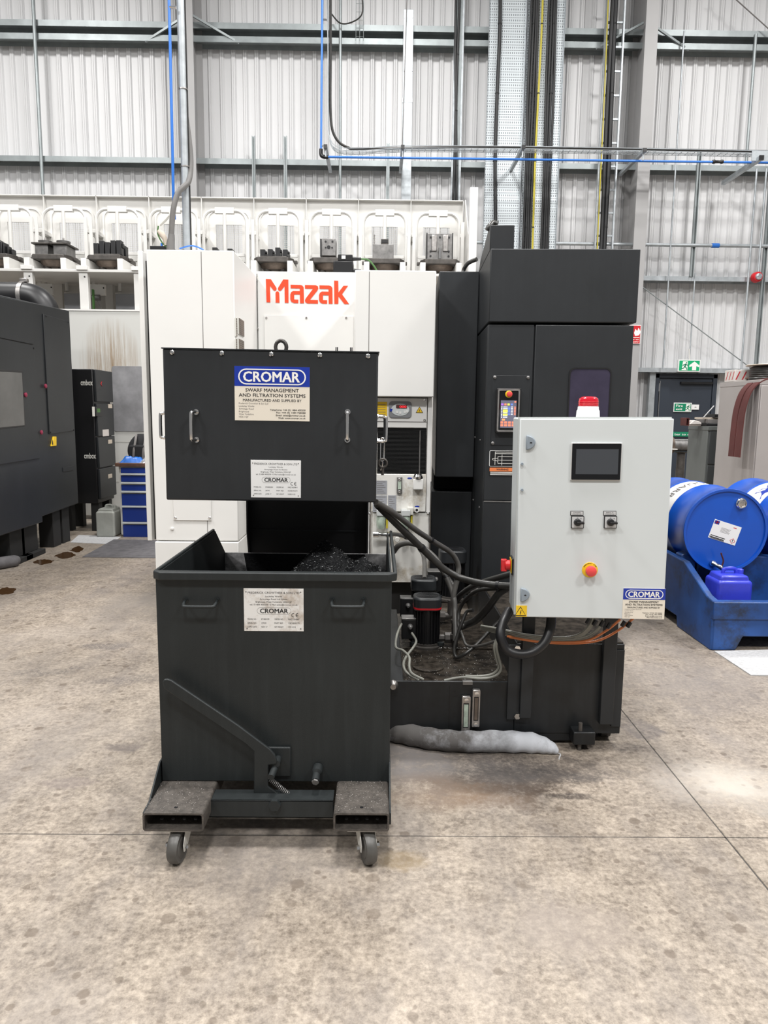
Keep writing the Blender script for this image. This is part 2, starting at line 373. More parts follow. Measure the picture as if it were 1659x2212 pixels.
# ------------------------------------------------------------------ the hall
YW = 12.7
def pz(px, py, rx, ry, col, amt, soft=.4, tr=False):
    p = FL(px, py); return (p.x, p.y, rx, ry, col, amt, soft, tr)
PATCHES = [pz(1010, 1650, .52, .34, (.085, .074, .068), .9, .6), pz(1090, 1690, .36, .10, (.055, .042, .034), .85), pz(960, 1720, .34, .12, (.22, .145, .09), .7, .8),
           pz(1235, 1720, .10, .03, (.05, .04, .035), .9), pz(1200, 1665, .30, .10, (.10, .085, .075), .7), pz(880, 1640, .25, .4, (.20, .185, .18), .8, .7),
           pz(1395, 1580, .10, .12, (.13, .115, .11), .7), pz(560, 1830, .55, .30, (.20, .18, .165), .5, .8), pz(1580, 1700, .35, .22, (.66, .62, .56), .5, .9),
           pz(870, 1860, .10, .07, (.26, .19, .10), .6), pz(1250, 2010, .22, .12, (.27, .23, .20), .5), pz(270, 1615, .09, .05, (.12, .10, .09), .8),
           pz(150, 1690, .12, .05, (.16, .13, .12), .6), pz(215, 1396, .20, .09, (.11, .10, .10), .7, .5, True), pz(100, 1452, .20, .08, (.12, .11, .105), .6, .6, True), pz(168, 1443, .06, .05, (.13, .115, .11), .6, .5, True),
           pz(265, 1470, .16, .08, (.12, .105, .10), .65, .5, True), pz(320, 1305, .5, .45, (.32, .285, .25), .6, .9), pz(1480, 1480, .5, .5, (.24, .215, .20), .6, .9),
           pz(330, 1462, .12, .09, (.13, .115, .105), .65, .5, True), pz(1130, 1668, .34, .10, (.042, .037, .034), .92, .8), pz(1290, 1612, .25, .06, (.05, .042, .038), .85, .8), pz(1120, 1705, .26, .05, (.06, .042, .03), .8, .7), pz(930, 1690, .22, .10, (.16, .105, .065), .6, .9)]
floor_mat()
fl = bpy.data.objects.new('floor', MB().box(-15, 16, -5, 13, -.25, -.16).mesh('floor', 'black_matt')); C.objects.link(fl); fl['kind'] = 'structure'
jy = FL(829, 1805).y; jx = FL(1566, 1807).x; g = .0025
for x0, x1 in ((-15, jx-g), (jx+g, 16)):
    for y0, y1 in ((-5, jy-g), (jy+g, 13)):
        o = bpy.data.objects.new('concrete_slab', MB().box(x0, x1, y0, y1, -.16, 0).mesh('concrete_slab', 'concrete')); C.objects.link(o); o.parent = fl; bevel(o, .002)
# sealant in the saw cuts
for nm, b in (('joint_sealant', (-15, 16, jy-g, jy+g)), ('joint_sealant', (jx-g, jx+g, -5, 13))):
    o = bpy.data.objects.new(nm, MB().box(*b, -.16, -.002).mesh(nm, 'iron')); C.objects.link(o); o.parent = fl

# profiled wall sheets, five ribs to a sheet
wb = T('wall_back', None, None, (0, YW, 0), kind='structure')
prof = []; pit = .19
for k in range(5):
    x = k*pit
    prof += [(x, 0), (x+.098, 0), (x+.116, -.034), (x+.136, -.034), (x+.142, -.026), (x+.148, -.034), (x+.168, -.034), (x+.186, 0)]
prof.append((.953, 0))
vs = [(x, y, 0) for x, y in prof]+[(x, y, 10.2) for x, y in prof]; n = len(prof)
SH = MB().add(vs, [(i, i+1, n+i+1, n+i) for i in range(n-1)]).mesh('cladding_sheet', 'clad', False)
x = -9.6
while x < 11.5:
    wb.inst('cladding_sheet', SH, (x, 0, 0)); x += .95
# sheeting rails: C sections
def rail(px0, px1, pym, hgt=.085, yf=12.42, name='trim_1', mt='galv_dark', X=None):
    z = W((px0+px1)/2 if X is None else X, pym, yf).z; x0 = W(px0, pym, yf).x; x1 = W(px1, pym, yf).x
    d = YW-.036-yf; t = .004
    poly = [(0, 0), (0, -hgt), (.02, -hgt), (.02, -hgt+t), (t, -hgt+t), (t, -t-.02), (d-t, -t-.02), (d-t, -hgt), (d, -hgt), (d, 0)]
    o = T(name, None, None, (0, yf, z), kind='structure'); o.part('sheeting_rail', MB().prism(poly, 'x', x0, x1), mt); return o, z
rail(-700, 2400, 54, .09, name='trim_1', mt='galv_dark', X=829)
rail(-700, 2400, 83, .09, name='trim_2', mt='galv_dark', X=829)
rail(-700, 2400, 347, .085, name='trim_3', mt='galv_dark', X=829)
rail(1385, 2400, 597, .075, name='trim_4', mt='galv', X=1500)
rail(1360, 2300, 795, .075, name='trim_5', mt='galv', X=1470)
# portal columns: I sections
def column(pxl, pxr, py, n):
    yf = 12.05; x0 = W(pxl, py, yf).x; x1 = W(pxr, py, yf).x; xm = (x0+x1)/2; h = YW-.04-yf
    t = T('trim_%d' % n, None, None, (xm, yf, 0), kind='structure'); w = (x1-x0)/2
    t.part('flange', MB().box(-w, w, 0, .022, 0, 10), 'column_paint', bev=.002)
    t.part('flange', MB().box(-w, w, h-.022, h, 0, 10), 'column_paint')
    t.part('web', MB().box(-.008, .008, .022, h-.022, 0, 10), 'column_paint')
    return t
c1 = column(391, 421, 250, 6); c2 = column(1384, 1411, 250, 7)
def brace(col, side, z):      # knee brace from rail to column
    b = MB().tube([(side*.05, .25, z+.28), (side*.75, .40, z-.04)], .022, 4); col.part('knee_brace', b, 'galv_dark')
zr2 = W(829, 90, 12.42).z
for c in (c1, c2):
    brace(c, 1, zr2); brace(c, -1, zr2)

# sag rods and struts on the wall
def vert(px, py0, py1, Y, r, name, mt, label, cat, group=None, sq=False, slots=False):
    pm = (max(py0, 0)+py1)/2; x = W(px, pm, Y).x
    z1 = 9.9 if py0 <= 0 else W(px, py0, Y).z; z0 = W(px, py1, Y).z
    mb = MB()
    if sq:
        prof = [(-r, 0), (-r, r*1.6), (r, r*1.6), (r, 0), (r*.55, 0), (r*.55, r*.25), (r*.78, r*.25), (r*.78, r*1.35), (-r*.78, r*1.35), (-r*.78, r*.25), (-r*.55, r*.25), (-r*.55, 0)]
        mb.prism([(x+a, Y+b) for a, b in prof], 'z', z0, z1)
        if slots:
            z = z0+.05
            while z < z1-.04: mb.box(x-r*.3, x+r*.3, Y+r*1.3, Y+r*1.38, z, z+.035); z += .07
    else: mb.cyl((x, Y, z0), (x, Y, z1), r, n=10)
    return solo(name, mb, mt, label, cat, group)
vert(88, 0, 650, 12.36, .028, 'sag_bar', 'galv_dark', 'galvanised vertical bar tying the wall rails at the far left', 'steel bar')
vert(735, 0, 560, 12.36, .022, 'sag_bar', 'galv_dark', 'thin galvanised vertical bar on the wall right of the blue air drop', 'steel bar')
g = 'slotted strut stubs behind the pallet row'
vert(549, 293, 600, 12.377, .026, 'slotted_strut', 'galv_dark', 'slotted strut stub on the wall, left one of a close pair', 'strut', g, True, True)
vert(617, 293, 600, 12.377, .026, 'slotted_strut', 'galv_dark', 'slotted strut stub on the wall, right one of a close pair', 'strut', g, True, True)
vert(837, 309, 600, 12.377, .026, 'slotted_strut', 'galv_dark', 'short slotted strut stub beside the wide galvanised trunking', 'strut', g, True, True)
vert(1504, 322, 597, 12.37, .030, 'slotted_strut', 'galv_dark', 'slotted strut dropping from the basket tray above the fire door', 'strut', None, True, True)
vert(1650, 400, 800, 12.37, .030, 'slotted_strut', 'galv_dark', 'slotted strut at the far right beside the red sounder', 'strut', None, True, True)
g = 'thin galvanised conduits right of the column'
vert(1455, 66, 797, 12.33, .013, 'conduit', 'galv', 'thin conduit nearest the right column, running down to the door rail', 'conduit', g)
vert(1622, 74, 362, 12.396, .024, 'conduit', 'galv_dark', 'thicker conduit high on the right ending at the tray bracket', 'conduit', g)
vert(1618, 364, 800, 12.33, .016, 'conduit', 'galv', 'long conduit just left of the red sounder', 'conduit', g)
vert(1647, 364, 590, 12.33, .016, 'conduit', 'galv', 'conduit running straight down into the red sounder', 'conduit', g)
vert(1495, 590, 790, 12.41, .011, 'conduit', 'galv', 'thin conduit feeding the lit exit sign', 'conduit', g)
p0, p1 = W(1200, 526, 12.36), W(1900, 535, 12.36)
t = T('water_pipe', 'bare metal pipe running level along the wall above the dark tower', 'pipe', (p0.x, 12.36, p0.z))
L = p1.x-p0.x; t.part('pipe', MB().cyl((-1.6, 0, 0), (L, 0, 0), .028), 'galv')
cx = W(1545, 532, 12.36).x-p0.x
t.part('coupling', MB().cyl((cx-.06, 0, 0), (cx+.06, 0, 0), .038), 'blue_pipe', label='blue pipe coupling')
solo('bracing_rod', MB().cyl(W(1385, 618, 12.38), W(1622, 795, 12.38), .009, n=8), 'galv_dark', 'thin bracing rod slanting down to the door rail', 'rod')
solo('bracing_rod', MB().cyl(W(1560, -28, 12.3), W(1700, 98, 12.3), .009, n=8), 'ink_grey', 'thin bracing wire crossing the top right corner', 'rod')

# wide galvanised trunking and vertical cables
def strip(px0, px1, py0, py1, Y, d, name, mt, label, cat, lip=.0, pyref=None):
    pm = pyref or (max(py0, 0)+py1)/2; a = W(px0, pm, Y).x; b = W(px1, pm, Y).x
    z1 = 9.9 if py0 <= 0 else W(px0, py0, Y).z; z0 = W(px0, py1, Y).z
    t = T(name, label, cat, ((a+b)/2, Y, z0)); w = (b-a)/2; h = z1-z0
    if lip:
        t.part('bed', MB().box(-w, w, 0, .004, 0, h), mt)
        for s in (-1, 1): t.part('side_flange', MB().box(s*w, s*(w-.004), -lip, .004, 0, h), 'galv')
    else: t.part('body', MB().box(-w, w, 0, d, 0, h), mt, bev=.003)
    return t, w, h
t, w, h = strip(868, 889, 20, 640, 12.2, .06, 'cable_trunking', 'galv', 'wide galvanised trunking standing alone on the wall, closed lid', 'trunking')
for k in (.12, .9, 2.2):
    for s in (-1, 1): t.inst('screw', SCREW, (s*w*.8, 0, h-k))
for k in (1.3, 3.2): t.part('joint_strap', MB().box(-w-.003, w+.003, -.004, .06, h-k, h-k-.06), 'galv')
solo('hanger_wire', MB().cyl(W(880, -30, 12.1), W(869, 318, 12.1), .006, n=6), 'ink_grey', 'thin hanger wire in front of the wide trunking', 'wire')
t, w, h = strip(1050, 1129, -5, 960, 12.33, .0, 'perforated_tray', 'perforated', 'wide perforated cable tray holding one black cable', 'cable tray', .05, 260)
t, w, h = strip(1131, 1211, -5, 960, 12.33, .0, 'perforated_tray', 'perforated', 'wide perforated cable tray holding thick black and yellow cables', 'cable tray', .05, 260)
def cable(pts, r, mt, label, name='cable', catg='cable', group=None, n=8, res=6):
    return solo(name, MB().tube(cat([W(*p) for p in pts], res), r, n), mt, label, catg, group)
LEAN = {900: 620, 700: 620}
def run(px0, py0, px1, py1, Y, r, mt, label, wig=.012, group=None, ties=True, name='cable', cat_='cable'):
    sl = (px1-px0)/(LEAN.get(py1, py1)+40.0); p, q = W(px0+sl*(py0+40), py0, Y), W(px0+sl*(py1+40), py1, Y); pts = []
    for k in range(9):
        t_ = k/8; v = p.lerp(q, t_); v.x += wig*math.sin(k*1.7+px0); pts.append(v)
    t = T(name, label, cat_, q, group=group); pts = [v-q for v in pts]
    t.part('sheath', MB().tube(cat(pts, 4), r, 10), mt)
    if ties:
        for k in range(1, 8): t.part('cable_tie', MB().cyl(pts[k]+Vector((0, 0, .008)), pts[k]-Vector((0, 0, .008)), r+.004, n=8), 'black_matt')
    return t
run(1079, -260, 1067, 900, 12.27, .030, 'cable_black', 'single black cable dropping to the top of the dark tower', .02)
gg = 'black cable bundle on the perforated tray'; ORD = ('outermost left', 'second from left', 'third from left', 'rightmost')
for i, o_ in enumerate((0, 5, 10, 15)):
    run(1150+o_, -260, 1126+o_*1.05, 900, 12.27, .020, 'cable_black', ORD[i]+' of four black cables left of the yellow cable', .008, gg, i == 1)
run(1173, -260, 1146, 900, 12.27, .017, 'yellow_cable', 'yellow earth cable between the two black bundles', .01)
gg = 'right hand black cable bundle on the perforated tray'
for i, o_ in enumerate((0, 5, 10, 15)):
    run(1188+o_, -260, 1166+o_, 900, 12.27, .020, 'cable_black', ORD[i]+' of four black cables right of the yellow cable', .008, gg, i == 2)
# cable ladder
zt = 9.9; xa = W(1298, 266, 12.3).x; xb = W(1336, 266, 12.3).x; z0 = W(1300, 960, 12.3).z
t = T('cable_ladder', 'galvanised cable ladder beside the right column', 'cable ladder', ((xa+xb)/2, 12.3, z0)); w = (xb-xa)/2
for s in (-1, 1): t.part('side_rail', MB().box(s*w-.012, s*w+.012, -.03, .03, 0, zt-z0), 'galv')
RUNG = MB().box(-w, w, -.012, .02, -.014, .014).mesh('rung', 'galv'); z = .18
while z < zt-z0: t.inst('rung', RUNG, (0, 0, z)); z += .36
gg = 'black cables on the cable ladder'
for o_ in (0, 8): run(1325+o_, -260, 1294+o_, 900, 12.22, .034, 'cable_black', ('left' if o_ == 0 else 'right')+' of two thick black cables on the cable ladder', .006, gg, o_ == 8)
run(1316, -260, 1287, 900, 12.24, .010, 'yellow_cable', 'thin yellow cable along the cable ladder', .004, ties=False)
# narrow ladder tray with black cables
xa = W(980, 210, 12.25).x; xb = W(997, 210, 12.25).x; z0 = W(985, 620, 12.25).z
t = T('cable_ladder', 'narrow slotted channel right of the wide trunking with black cables', 'cable ladder', ((xa+xb)/2, 12.25, z0)); w = (xb-xa)/2
for s in (-1, 1): t.part('side_rail', MB().box(s*w-.014, s*w+.014, -.02, .03, 0, zt-z0), 'galv')
t.part('bed', MB().box(-w, w, .02, .03, 0, zt-z0), 'galv_dark')
for o_ in (0, 4): run(987+o_, -260, 977+o_, 700, 12.2, .020, 'cable_black', ('left' if o_ == 0 else 'right')+' of two black cables in the narrow slotted channel', .014, 'cables in the narrow channel', o_ == 4)
# wire basket high up
t = T('wire_basket', 'small wire basket tray with a black cable at the top edge', 'cable tray', W(777, 88, 12.3))
hh = 9.9-W(777, 88, 12.3).z
wires = MB()
for s in (-.06, 0, .06): wires.cyl((s, 0, 0), (s, 0, hh), .004, n=5)
for k in range(int(hh/.12)): wires.cyl((-.06, 0, .06+k*.12), (.06, 0, .06+k*.12), .003, n=5)
t.part('wire_mesh', wires, 'galv_dark', kind='stuff')
cable([(782, -10, 12.22), (782, 30, 12.22), (760, 48, 12.22), (735, 50, 12.25), (716, 30, 12.3)], .011, 'rubber', 'black cable drooping out of the small wire basket')

# basket tray that crosses the wall, with the blue air main
YT = 11.5
def basket(pts, wdir, w, name, label):
    pts = [Vector(p) for p in pts]; t = T(name, label, 'cable tray', pts[0]); o = pts[0]; mb = MB()
    sm = cat(pts, 14); wd = Vector(wdir)
    for s in (0, .33, .66, 1):
        mb.tube([p-o+wd*w*s for p in sm], .0055, 5)
    t.part('long_wire', mb, 'galv', kind='stuff')
    mb = MB(); acc = 0; last = sm[0]
    for p in sm[1:]:
        d = (p-last).length; k = acc
        while k < d:
            q = last.lerp(p, k/d); mb.tube([q-o, q-o+wd*w], .004, 4); k += .1
        acc = k-d; last = p
    t.part('cross_wire', mb, 'galv', kind='stuff')
    mb = MB()
    for s in (0, 1): mb.tube([p-o+wd*w*s+Vector((0, 0, .035)) for p in sm], .006, 5)
    t.part('edge_wire', mb, 'galv', kind='stuff'); return t
a = [(705, -40, YT), (708, 100, YT), (709, 250, YT), (712, 300, YT), (730, 322, YT), (780, 325, YT), (880, 320, YT), (1100, 321, YT), (1400, 326, YT), (1659, 331, YT), (1850, 334, YT)]
basket([W(*p) for p in a], (0, 1, 0), .16, 'wire_basket', 'wire basket tray coming down and crossing the wall to the right')
cable([(714, -40, 11.55), (714, 120, 11.55), (714, 240, 11.55), (722, 292, 11.55), (750, 318, 11.56), (800, 321, 11.58), (1100, 318, 11.58), (1700, 328, 11.58)], .020, 'rubber', 'black cable swinging from the drop into the crossing basket tray')
t = T('air_pipe', 'blue compressed air pipe dropping then running right across the wall', 'pipe', W(694, 338, 11.45))
o = W(694, 338, 11.45)
zt_ = MB().tube([W(696.5, -40, 11.45)-o, W(693.5, 325, 11.45)-o], .0165, 12)
t.part('drop_pipe', zt_, 'blue_pipe'); t.part('main_pipe', MB().tube([W(705, 339, 11.45)-o, W(1850, 354, 11.45)-o], .0165, 12), 'blue_pipe')
t.part('elbow', MB().tube(cat([W(693.5, 322, 11.45)-o, W(693.5, 333, 11.45)-o, W(697, 338, 11.45)-o, W(709, 339.5, 11.45)-o], 5), .028, 12), 'black')
t.part('coupling', MB().tube([W(x, 349.5, 11.45)-o for x in (1539, 1543, 1546, 1555, 1558, 1562)], [.026, .03, .022, .022, .03, .026], 12), 'black')
for py in (42, 315): t.part('pipe_clip', MB().tube([W(694, py, 11.45)-o, W(706, py+1, 11.47)-o], .014, 8), 'chrome')
def bracket(px, py, label):
    p = W(px, py, 11.3); t = T('strut_bracket', label, 'bracket', p, group='brackets carrying the crossing tray')
    Lb = 12.42-11.3
    t.part('arm', MB().prism([(-.025, 0), (.025, 0), (.025, .05), (.013, .05), (.013, .044), (.019, .044), (.019, .006), (-.019, .006), (-.019, .044), (-.013, .044), (-.013, .05), (-.025, .05)], 'y', 0, Lb), 'galv')
    t.part('end_cap', MB().box(-.027, .027, -.006, .012, -.002, .052), 'black'); t.part('pipe_clip', MB().cyl((0, .06, 0), (0, .06, -.10), .012), 'galv')
bracket(703, 320, 'strut bracket at the elbow of the blue air pipe'); bracket(870, 321, 'strut bracket where the tray passes the wide trunking')
bracket(1131, 321, 'strut bracket in front of the perforated trays'); bracket(1393, 328, 'strut bracket at the right column'); 
t = T('tray_hanger', 'heavy galvanised hanger carrying the tray at the right edge', 'bracket', W(1645, 345, 11.2))
t.part('arm', MB().box(-.03, .03, 0, 1.2, 0, .06), 'galv'); t.part('plate', MB().box(-.10, .45, .1, .11, .02, .16), 'galv')
t.part('end_cap', MB().box(-.033, .033, -.006, .02, -.003, .063), 'black')
# column trunking with the blue drop and conduit that land on the white machine
YD = 5.25; zb = 2.46
p = W(398, 300, YD); t = T('cable_post', 'galvanised round edged cable post rising from the white machine', 'cable post', (p.x, YD, 2.49)); hh = 3.2
wv = .5*(W(405.5, 300, YD).x-W(389, 300, YD).x)
t.part('channel', MB().prism(rr(-wv, wv*.9, -.02, .025, .018), 'z', 0, hh), 'galv', label='galvanised metal channel')
t.part('cable_strip', MB().box(wv*.75, wv*1.1, .0, .02, 0, hh), 'black_matt')
for z_ in (.62, 1.12): t.part('band_clip', MB().prism(rr(-wv-.002, wv+.004, -.023, .027, .018), 'z', z_, z_+.008), 'steel')
t = T('air_hose', 'bright blue air hose dropping beside the galvanised cable post', 'hose', W(372, 300, 5.2)); o = W(372, 300, 5.2)
xs = o.x
t.part('hose', MB().tube(cat([(W(371, 200, 5.2).x-xs, 0, 2.0), (W(371, 200, 5.2).x-xs, 0, 1), (0, 0, 0), (W(373, 430, 5.2).x-xs, .02, W(373, 430, 5.2).z-o.z), (W(373, 470, 5.2).x-xs, .05, W(373, 470, 5.2).z-o.z)], 5), .0095, 12), 'blue_pipe')
q = W(366, 16, 5.2)-o
t.part('hose_clip', MB().cyl(q+Vector((0, 0, 0)), q+Vector((.045, 0, 0)), .010), 'chrome')
cable([(401, 250, 5.32), (408, 300, 5.3), (412, 350, 5.28), (408, 390, 5.24), (395, 405, 5.2), (383, 420, 5.18), (374, 455, 5.16), (370, 510, 5.16), (368, 540, 5.16)], .019, 'conduit_grey', 'grey flexible conduit bulging round the cable post', 'conduit', 'conduit', n=12)
a, b, = W(362, 508, 5.15), W(377, 541, 5.15)
solo('conduit_boot', MB().tube([W(370.5, 506, 5.16), W(370, 516, 5.16), W(368.5, 526, 5.16), W(368.5, 542, 5.16)], [.021, .024, .028, .028], 14), 'conduit_grey', 'grey rubber boot where the conduit meets the white machine', 'cable boot')
cable([(342, 488, 5.2), (341, 505, 5.2), (349, 522, 5.2), (360, 534, 5.2)], .005, 'green_cable', 'dark green tube on top of the white machine')
t = T('valve_set', 'beige air valve with fittings on top of the white machine', 'valve', W(352, 541, 5.2)); o = W(352, 541, 5.2)
t.part('body', MB().tube([W(342, 498, 5.2)-o, W(349, 505, 5.2)-o, W(356, 515, 5.2)-o, W(359, 530, 5.2)-o], [.012, .022, .018, .012], 10), 'plastic_beige')
t.part('fitting', MB().tube([W(345, 487, 5.2)-o, W(357, 475, 5.2)-o, W(366, 465, 5.2)-o], [.009, .012, .009], 8), 'off_white')
t.part('base', MB().box(-.09, .06, 0, .1, 0, .03), 'black', bev=.003); t.part('blue_fitting', MB().cyl((-.01, .01, .02), (-.01, .01, .05), .008), 'blue_pipe')
cable([(388, 537, 5.2), (410, 531, 5.2), (425, 533, 5.2), (440, 540, 5.2)], .005, 'blue_pipe', 'short blue air tube lying on the white machine top')

# fire door
p = W(1480, 808, 12.55); xl = W(1414, 850, 12.55).x; xr = W(1548, 850, 12.55).x; zd = p.z
d = T('door_1', None, None, ((xl+xr)/2, 12.55, 0), kind='structure'); w = (xr-xl)/2
d.part('frame', MB().box(-w, -w+.07, 0, .1, 0, zd).box(w-.07, w, 0, .1, 0, zd).box(-w, w, 0, .1, zd-.07, zd), 'door', bev=.004)
d.part('leaf', MB().box(-w+.075, w-.075, .03, .075, .01, zd-.075), 'door', bev=.003)
d.part('door_closer', MB().box(-.1, .45, -.03, .03, zd-.17, zd-.13), 'black', bev=.004)
d.part('hinge', MB().cyl((-w+.07, .02, zd-.30), (-w+.07, .02, zd-.16), .018, n=10), 'chrome')
d.part('bolt_rod', MB().cyl((-w+.09, .02, .4), (-w+.09, .02, zd-.12), .010, n=8), 'chrome')
d.part('push_bar', MB().cyl((-w+.1, -.06, 1.02), (w-.15, -.06, 1.02), .02, n=10), 'off_white')
# galvanised post beside the door and white jamb
q = W(1405, 900, 12.5); solo('trim_8', MB().box(q.x-.05, q.x+.05, 12.5, 12.6, 0, zd+.05), 'galv', None, None, kind='structure')
def sign(name, label, x0, y0, x1, y1, Y, mt, rim=None, dep=.012, yaw=0):
    a = W((x0+x1)/2, y1, Y); t = T(name, label, 'sign', a, yaw=yaw); A, B, Cz, D = t.rect(x0, y0, x1, y1)
    if rim:
        t.part('border', MB().box(A, B, 0, dep, Cz, D), rim, bev=.002); m = (B-A)*.045
        f = t.part('face', MB().box(A+m, B-m, -.003, 0, Cz+m, D-m), mt)
    else: f = t.part('face', MB().box(A, B, 0, dep, Cz, D), mt, bev=.001)
    return t, A, B, Cz, D, f
def runner(mb, x, z, s, y, mirror=1):   # running figure from strokes
    def P(a, b): return (x+a*s*mirror, z+b*s)
    def stroke(pts, r):
        for (a, b) in zip(pts, pts[1:]):
            (x0, z0), (x1, z1) = P(*a), P(*b); L_ = math.hypot(x1-x0, z1-z0) or 1; nx, nz = -(z1-z0)/L_*r*s, (x1-x0)/L_*r*s
            flat(mb, [(x0+nx, z0+nz), (x0-nx, z0-nz), (x1-nx, z1-nz), (x1+nx, z1+nz)], y)
    flat(mb, [(P(.12, .88)[0]+.09*s*math.cos(R(30*k)), P(.12, .88)[1]+.09*s*math.sin(R(30*k))) for k in range(12)], y)
    stroke([(.05, .76), (-.08, .42)], .095); stroke([(.05, .70), (.26, .58), (.40, .66)], .045); stroke([(.0, .70), (-.22, .66), (-.34, .48)], .045)
    stroke([(-.08, .42), (.14, .26), (.20, .02)], .055); stroke([(-.08, .42), (-.24, .20), (-.48, .16)], .055)
t, A, B, c0, c1_, f = sign('exit_sign', 'lit green exit sign with running figure and up arrow above the door', 1465, 777, 1513, 803, 12.372, 'glow_green', 'label_white', .05)
mb = MB(); wd, hd = B-A, c1_-c0
mb.add([(A+wd*.16, -.0045, c0+hd*.12), (A+wd*.42, -.0045, c0+hd*.12), (A+wd*.42, -.0045, c0+hd*.86), (A+wd*.20, -.0045, c0+hd*.86)], [(0, 1, 2, 3)])
ax, az = A+wd*.72, c0+hd*.12
flat(mb, [(ax-.035, az), (ax+.035, az), (ax+.035, az+hd*.34), (ax+.085, az+hd*.26), (ax+.085, az+hd*.42), (ax, az+hd*.74), (ax-.085, az+hd*.42), (ax-.085, az+hd*.26), (ax-.035, az+hd*.34)], -.0045)
t.part('pictogram', mb, 'ink_white', f); mb = MB(); runner(mb, A+wd*.32, c0+hd*.14, hd*.68, -.006, 1); t.part('pictogram', mb, 'sign_green', f)
t.part('cable_gland', MB().cyl((0, .02, hd), (-.02, .02, hd+.18), .012), 'white_stock')
t, A, B, c0, c1_, f = sign('fire_exit_sign', 'green Fire exit sign stuck on the dark door', 1455, 870, 1494, 890, 12.56, 'sign_green', 'label_white', .006)
mb = MB(); wd, hd = B-A, c1_-c0
text(mb, 'Fire', A+wd*.13, A+wd*.50, c0+hd*.56, hd*.25, -.0045, .02); text(mb, 'exit', A+wd*.13, A+wd*.48, c0+hd*.20, hd*.25, -.0045, .02)
t.part('lettering', mb, 'ink_white', f); mb = MB(); flat(mb, [(A+wd*.66, c0+hd*.12), (A+wd*.92, c0+hd*.12), (A+wd*.92, c0+hd*.86), (A+wd*.69, c0+hd*.86)], -.0045); t.part('pictogram_ground', mb, 'ink_white', f)
mb = MB(); runner(mb, A+wd*.80, c0+hd*.14, hd*.66, -.006); t.part('pictogram', mb, 'sign_green', f)
t, A, B, c0, c1_, f = sign('door_notice', 'small white notice beside the Fire exit sign', 1494.5, 874, 1510, 885, 12.56, 'label_white', None, .004)
mb = MB(); flat(mb, [(A+(B-A)*.35, c0+(c1_-c0)*.45), (A+(B-A)*.65, c0+(c1_-c0)*.45), (A+(B-A)*.60, c0+(c1_-c0)*.58), (A+(B-A)*.40, c0+(c1_-c0)*.58)], -.002); t.part('printed_mark', mb, 'ink_grey', f)
t, A, B, c0, c1_, f = sign('push_bar_sign', 'green push bar to open strip across the dark door', 1425, 933, 1515, 943, 12.56, 'sign_green', None, .004)
mb = MB(); text(mb, 'Push bar to open', A+(B-A)*.12, A+(B-A)*.88, c0+(c1_-c0)*.28, (c1_-c0)*.42, -.002, .02); t.part('lettering', mb, 'ink_white', f)
t, A, B, c0, c1_, f = sign('fire_point_sign', 'red fire extinguisher sign on the right column', 1355, 702, 1384, 743, 12.03, 'sign_red', 'label_white', .006)
mb = MB(); wd, hd = B-A, c1_-c0
flat(mb, [(A+.02, c0+hd*.33), (B-.02, c0+hd*.33), (B-.02, c0+hd*.36), (A+.02, c0+hd*.36)], -.0045)
text(mb, 'Fire', A+wd*.1, B-wd*.12, c0+hd*.20, hd*.08, -.0045, .02); text(mb, 'extinguisher', A+wd*.1, B-wd*.12, c0+hd*.08, hd*.08, -.0045, .02)
fx = A+wd*.72; flat(mb, [(fx-.03, c0+hd*.42), (fx+.03, c0+hd*.46), (fx+.06, c0+hd*.62), (fx+.02, c0+hd*.86), (fx, c0+hd*.68), (fx-.03, c0+hd*.80), (fx-.05, c0+hd*.58)], -.0045)
t.part('lettering', mb, 'ink_white', f)
t = T('fire_sounder', 'small red fire sounder at the right edge of the wall', 'alarm', W(1637, 598, 12.3)); 
t.part('body', MB().lathe([(.05, .1), (.085, .08), (.085, 0), (.07, -.02), (.06, -.02)], axis='y'), 'sign_red'); t.part('lens', MB().lathe([(.055, -.015), (.05, -.05), (.03, -.06)], axis='y'), 'foil')

